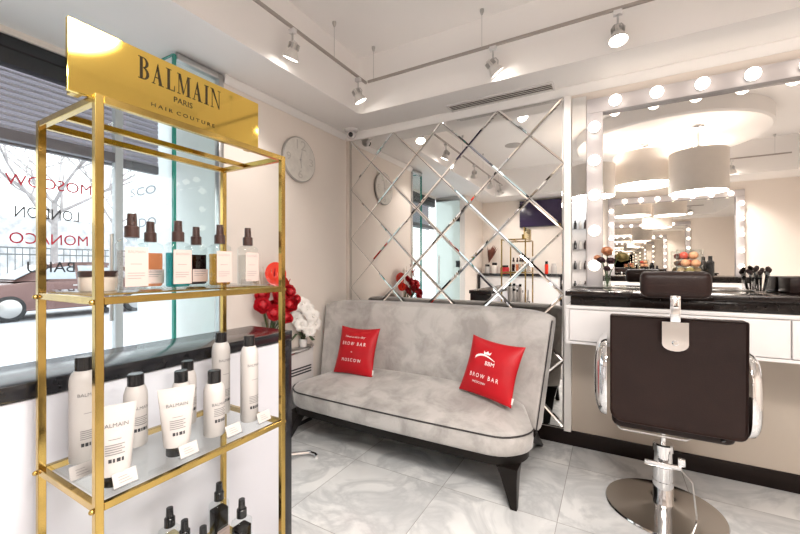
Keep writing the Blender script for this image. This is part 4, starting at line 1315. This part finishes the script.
for k, (x, y, h, r, l) in enumerate(((1.27, -1.25, .30, .05, 'dark tall box-shaped bottle beside the fruit vase, in the mirror'), (.62, -1.2, .16, .03, 'dark bottle left of the fruit vase, in the mirror'), (.50, -1.25, .14, .035, 'dark jar furthest from the fruit vase, in the mirror'))):
    bm = NB(); lathe(bm, [(0, 0), (r, 0), (r, h * .7), (r * .5, h * .8), (r * .5, h), (0, h)], n=20, cap=False); tag(obj('cosmetic_bottle', fix(bm), M_BLACKCAP, loc=(x, y, 1.1105)), l, 'bottle', 'bottles on the far makeup counter')

# ------------------------------------------------------------------ flowers on a white stand left of the sofa
st = thing('plant_stand', 'slim white stand with chrome rail against the wall left of the sofa, under the flowers', 'stand', (-2.155, 2.06, 0))
bm = NB(); box(bm, -.030, .028, -.30, .27, .03, .60, .008, 3); obj('cabinet', bm, M_WHITE, st)
for k in range(3):
    bm = NB(); box(bm, .0283, .030, -.10, .24, .405 + .022 * k, .417 + .022 * k); obj('vent_slot', bm, M_FRAME, st)
bm = NB(); tube(bm, [(.0, -.31, .585), (.030, -.28, .58), (.036, .0, .58), (.036, .20, .59), (.030, .245, .60), (.010, .28, .615), (-.02, .285, .62)], .007, 8); obj('rail', bm, M_CHROME, st)
bm = NB(); box(bm, -.034, .03, -.31, .275, .601, .612, .004); obj('top', bm, M_STEEL, st)
bm = NB(); box(bm, -.028, .022, -.29, .26, 0, .0295); obj('plinth', bm, M_FRAME, st)
# chrome ring foot of a stool behind the counter end
sl = thing('chrome_stool', 'stool with curved chrome foot peeping from behind the black counter end', 'stool', (-1.90, 1.62, 0))
bm = NB(); tube(bm, [(.0, .0, .026), (.08, .16, .026), (.16, .245, .022), (.205, .25, .018), (.225, .245, .012)], .011, 10); tube(bm, [(.0, 0, .026), (-.16, .10, .026), (-.22, .12, .014)], .011, 10); tube(bm, [(0, 0, .026), (.10, -.20, .026), (.12, -.25, .014)], .011, 10)
obj('foot', bm, M_CHROME, sl)
bm = NB()
for x, y in ((.225, .245), (-.22, .12), (.12, -.25)): lathe(bm, [(0, .0), (.011, 0), (.011, .012), (0, .012)], (x, y, .0), 12, cap=False)
obj('glide', fix(bm), M_WHITE, sl)
bm = NB(); lathe(bm, [(0, .038), (.02, .038), (.02, .40), (0, .40)], n=16, cap=False); obj('column', fix(bm), M_CHROME, sl)
bm = NB(); lathe(bm, [(0, .4005), (.15, .4005), (.17, .42), (.17, .45), (.14, .47), (0, .475)], n=32, cap=False); obj('seat', fix(bm), M_LEATHER, sl)

fl = thing('flower_arrangement', 'tall glass vase of red roses and glossy red blooms behind the brass tower', 'flowers', (-2.148, 1.885, .6125))
bm = NB(); lathe(bm, [(0, 0), (.030, 0), (.032, .004), (.034, .12), (.052, .24), (.049, .24), (.031, .12), (.029, .008), (0, .008)], n=28, cap=False); obj('vase', fix(bm), M_VASE, fl)
bm = NB(); gb = NB()
rnd = random.Random(4)
roses = [(.16, -.05, .44, .075), (.10, -.14, .38, .078), (.19, .02, .37, .075), (.08, .03, .50, .07), (.15, .06, .46, .07), (.17, -.10, .33, .075), (.05, -.10, .45, .07), (.08, .08, .40, .07), (.20, -.03, .29, .07), (.07, -.02, .35, .075), (.13, -.0, .40, .075), (.22, .06, .41, .045)]
for x, y, z, r in roses: tube(bm, [(0, 0, .02), (x * .3, y * .3, .2), (x, y, z)], .004, 6)
obj('stem', bm, M_GREEN, fl)
for k, (x, y, z, r) in enumerate(roses):
    b = NB(); rose(b, (x, y, z), r, 20 + k, .9, (.8 + .4 * math.sin(k * 2.1), -.5 + .5 * math.cos(k * 1.7), .35 + .3 * math.sin(k))); obj('rose', b, M_REDFL, fl, ang=3)
def spathe(c, r, d):
    b = NB(); M = Matrix.Translation(c) @ Vector(d).to_track_quat('Z', 'Y').to_matrix().to_4x4()
    n = 24; ctr = b.verts.new(M @ Vector((0, -r * .35, -.008)))
    def rim(k, s, dz):
        a = 2 * PI * k / n
        rr = r * (1 - .12 * math.cos(a)) * s * (1 + .14 * math.sin(a))
        return b.verts.new(M @ Vector((rr * math.sin(a) * .9, rr * math.cos(a) * 1.1, dz)))
    A = [rim(k, .5, .004) for k in range(n)]; B = [rim(k, 1, 0) for k in range(n)]
    A2 = [rim(k, .5, .0) for k in range(n)]; 
    for k in range(n):
        l = (k + 1) % n
        b.faces.new((ctr, A[k], A[l])); b.faces.new((A[k], B[k], B[l], A[l])); b.faces.new((B[l], B[k], A2[k], A2[l]))
    b.faces.new(A2)
    s_ = obj('spathe', fix(b), M_REDGL, fl, ang=1.2)
    b = NB(); tube(b, [M @ Vector((0, -r * .35, .002)), M @ Vector((0, -r * .1, .03)), M @ Vector((0, r * .2, .05))], .006, 8, r1=.003); obj('spadix', b, M_REDFL, s_)
spathe((.10, -.04, .60), .078, (.75, -.55, .3)); spathe((.07, .14, .42), .05, (.5, .7, .4)); spathe((.04, .12, .52), .06, (.1, .9, .3))
b = NB()
for k in range(16):
    a = rnd.uniform(0, 2 * PI); tube(b, [(0, 0, .15), (.01 + .03 * math.cos(a), -.06 + .03 * math.sin(a), .4), (.03 + .07 * math.cos(a), -.09 + .08 * math.sin(a), .60 + .05 * rnd.random())], .0016, 4)
obj('dried_grass', b, M_STRAW, fl)

orc = thing('orchid_plant', 'white orchid in a small pot in front of the red flowers beside the sofa', 'plant', (-2.152, 2.235, .6125))
bm = NB(); lathe(bm, [(0, 0), (.028, 0), (.033, .06), (.030, .062), (.027, .056), (0, .056)], n=24, cap=False); obj('pot', fix(bm), mat('ceramic_white', (.8, .79, .77), .2, noise=.02), orc)
bm = NB(); tube(bm, [(0, 0, .05), (-.02, -.02, .22), (.0, -.05, .34), (.07, -.05, .31), (.11, -.02, .22), (.11, -.03, .13)], .003, 6); obj('stem', bm, M_PLUM, orc)
bm = NB()
for a in (0, 1.4, 2.8, 4.4):
    pts = [Vector((math.cos(a) * q, math.sin(a) * q, .06 + .05 * math.sin(PI * min(1, q / .10)))) for q in (.0, .03, .06, .09, .11)]
    for p, q in zip(pts, pts[1:]):
        w0 = .018; n_ = Vector((-math.sin(a), math.cos(a), 0)) * w0
        bm.faces.new([bm.verts.new(v) for v in (p - n_, p + n_, q + n_, q - n_)])
obj('leaf', bm, M_GREEN, orc, ang=3)
def orchid(bm, c, r, d):
    M = Matrix.Translation(c) @ Vector(d).to_track_quat('Z', 'Y').to_matrix().to_4x4()
    for k in range(5):
        a = 2 * PI * k / 5; R_ = M @ Matrix.Rotation(a, 4, 'Z')
        wd = r * (.62 if k in (1, 4) else .42)
        V = []
        for j in range(5):
            v = j / 4; w_ = wd * math.sin(PI * (.12 + .80 * v)) ; row = []
            for i in range(3): u = i - 1; row.append(bm.verts.new(R_ @ Vector((u * w_, r * v, .012 * math.sin(PI * v) - .01 * abs(u)))))
            V.append(row)
        for j in range(4):
            for i in range(2): bm.faces.new((V[j][i], V[j][i + 1], V[j + 1][i + 1], V[j + 1][i]))
    sphere(bm, M @ Vector((0, 0, .008)), r * .16, 6)
for k, (c, r, d) in enumerate((((.05, -.055, .345), .062, (.8, -.6, .2)), ((.10, -.055, .31), .058, (.9, -.4, .0)), ((.13, -.03, .255), .06, (.8, -.5, -.1)), ((.13, .0, .19), .058, (.9, -.3, .1)),
                               ((.12, -.05, .14), .05, (.7, -.7, 0)), ((.01, -.07, .31), .06, (.6, -.8, .1)), ((.02, -.09, .24), .058, (.7, -.7, .2)), ((.07, -.09, .19), .055, (.8, -.6, .0)))):
    b = NB(); orchid(b, c, r, d); obj('flower', b, M_WHFL, orc, ang=3)

# ------------------------------------------------------------------ near end of the salon, seen only in the mirrors
rd = thing('reception_desk', 'black-topped white reception desk seen in the diamond mirror', 'desk', (-1.45, YN, 0))
bm = NB(); box(bm, -.70, .70, .02, .36, 0, 1.085, .003); obj('body', bm, M_WHITE, rd)
bm = NB(); box(bm, -.74, .74, .001, .39, 1.0855, 1.13, .003); obj('worktop', bm, M_BLACKTOP, rd)
bm = NB(); box(bm, -.735, -.7005, .02, .375, 0, 1.085); box(bm, .7005, .735, .02, .375, 0, 1.085); obj('end_panel', bm, M_BLACKTOP, rd)
tv = thing('television', 'dark wall television above the reception desk, seen in the diamond mirror', 'television', (-1.06, YN, 1.99))
bm = NB(); box(bm, -.43, .43, .012, .06, 0, .49, .006); obj('case', bm, M_FRAME, tv)
bm = NB(); box(bm, -.42, .42, .0602, .062, .012, .478); obj('screen', bm, M_TV, tv)
bm = NB(); box(bm, -.12, .12, .0005, .0118, .15, .35); obj('bracket', bm, M_FRAME, tv)
for k, (x, y, h, r, m, nm, l) in enumerate((
        (-2.03, -1.2, .17, .05, M_PACK, 'cosmetic_jar', 'white jar at the left end of the reception desk'),
        (-1.90, -1.22, .20, .06, M_SHADE, 'cosmetic_jar', 'wide cream canister on the reception desk'),
        (-1.70, -1.18, .15, .08, M_REDFL, 'gift_box', 'round dark red box on the reception desk'),
        (-.98, -1.2, .22, .03, M_REDGL, 'cosmetic_bottle', 'red bottle on the reception desk right of the tower reflection'),
        (-.86, -1.22, .18, .05, M_PACK, 'cosmetic_jar', 'white canister at the right end of the reception desk'))):
    t = thing(nm, l + ', seen in the mirror', 'container', (x, y, 1.1305), 0, 'containers on the reception desk')
    bm = NB(); lathe(bm, [(0, 0), (r, 0), (r, h * .72), (r * .9, h * .76), (0, h * .76)], n=24, cap=False); obj('body', fix(bm), m, t)
    bm = NB(); lathe(bm, [(0, h * .7605), (r * .8, h * .7605), (r * .8, h), (0, h)], n=20, cap=False); obj('lid', fix(bm), M_BLACKCAP if k != 4 else M_PACK, t)
dl = thing('dried_leaf_vase', 'vase of tall reddish leaves at the reception desk left end, seen in the mirror', 'vase', (-2.05, -1.36, 1.1305))
bm = NB(); lathe(bm, [(0, 0), (.05, 0), (.06, .10), (.035, .18), (.045, .2), (.03, .18), (0, .17)], n=24, cap=False); obj('vase', fix(bm), M_SHADE, dl)
b = NB()
for k in range(10):
    a = 2 * PI * k / 10; d = Vector((.10 * math.cos(a) + .08, .06 * math.sin(a) + .02, .48 + .03 * (k % 3)))
    p0 = Vector((0, 0, .19)); n_ = Vector((-math.sin(a), math.cos(a), .2)) * .03
    mid = p0 + (d - p0) * .6
    b.faces.new([b.verts.new(v) for v in (p0, mid - n_, d, mid + n_)])
obj('leaf', b, mat('red_brown_leaf', (.20, .06, .04), .6, noise=.3), dl, ang=3)
ds = thing('display_cabinet', 'tall lit white product cabinet, seen in the narrow mirror strip', 'cabinet', (-.46, YN, 0))
bm = NB(); box(bm, -.16, .16, .001, .02, .5, 2.4); box(bm, -.16, -.145, .0205, .16, .5, 2.4); box(bm, .145, .16, .0205, .16, .5, 2.4); box(bm, -.1445, .1445, .0205, .16, .5, .52); box(bm, -.1445, .1445, .0205, .16, 2.38, 2.4)
obj('carcass', bm, M_WHITE, ds)
for z in (.85, 1.2, 1.55, 1.9, 2.15):
    bm = NB(); box(bm, -.144, .144, .0205, .155, z, z + .008); obj('shelf', bm, M_ACRYL, ds)
light('cabinet_light', 'AREA', (-.46, YN + .09, 2.37), 5, (.85, .95, 1), None, shape='RECTANGLE', size=.25, size_y=.1)
dk = 0
for z in (.8585, 1.2085, 1.5585, 1.9085):
    for x in (-.54, -.46, -.38):
        bm = NB(); lathe(bm, [(0, 0), (.025, 0), (.025, .10), (.012, .12), (.012, .15), (0, .15)], n=14, cap=False)
        row = {.8585: 'lowest', 1.2085: 'second', 1.5585: 'third', 1.9085: 'top'}[z]; cl = {-.54: 'left', -.46: 'middle', -.38: 'right'}[x]
        tag(obj('cosmetic_bottle', fix(bm), (M_BLACKCAP, M_PACK, M_BROWNCAP)[dk % 3], loc=(x, YN + .085, z)), '%s bottle on the %s shelf of the lit product cabinet' % (cl, row), 'bottle', 'bottles in the lit product cabinet'); dk += 1
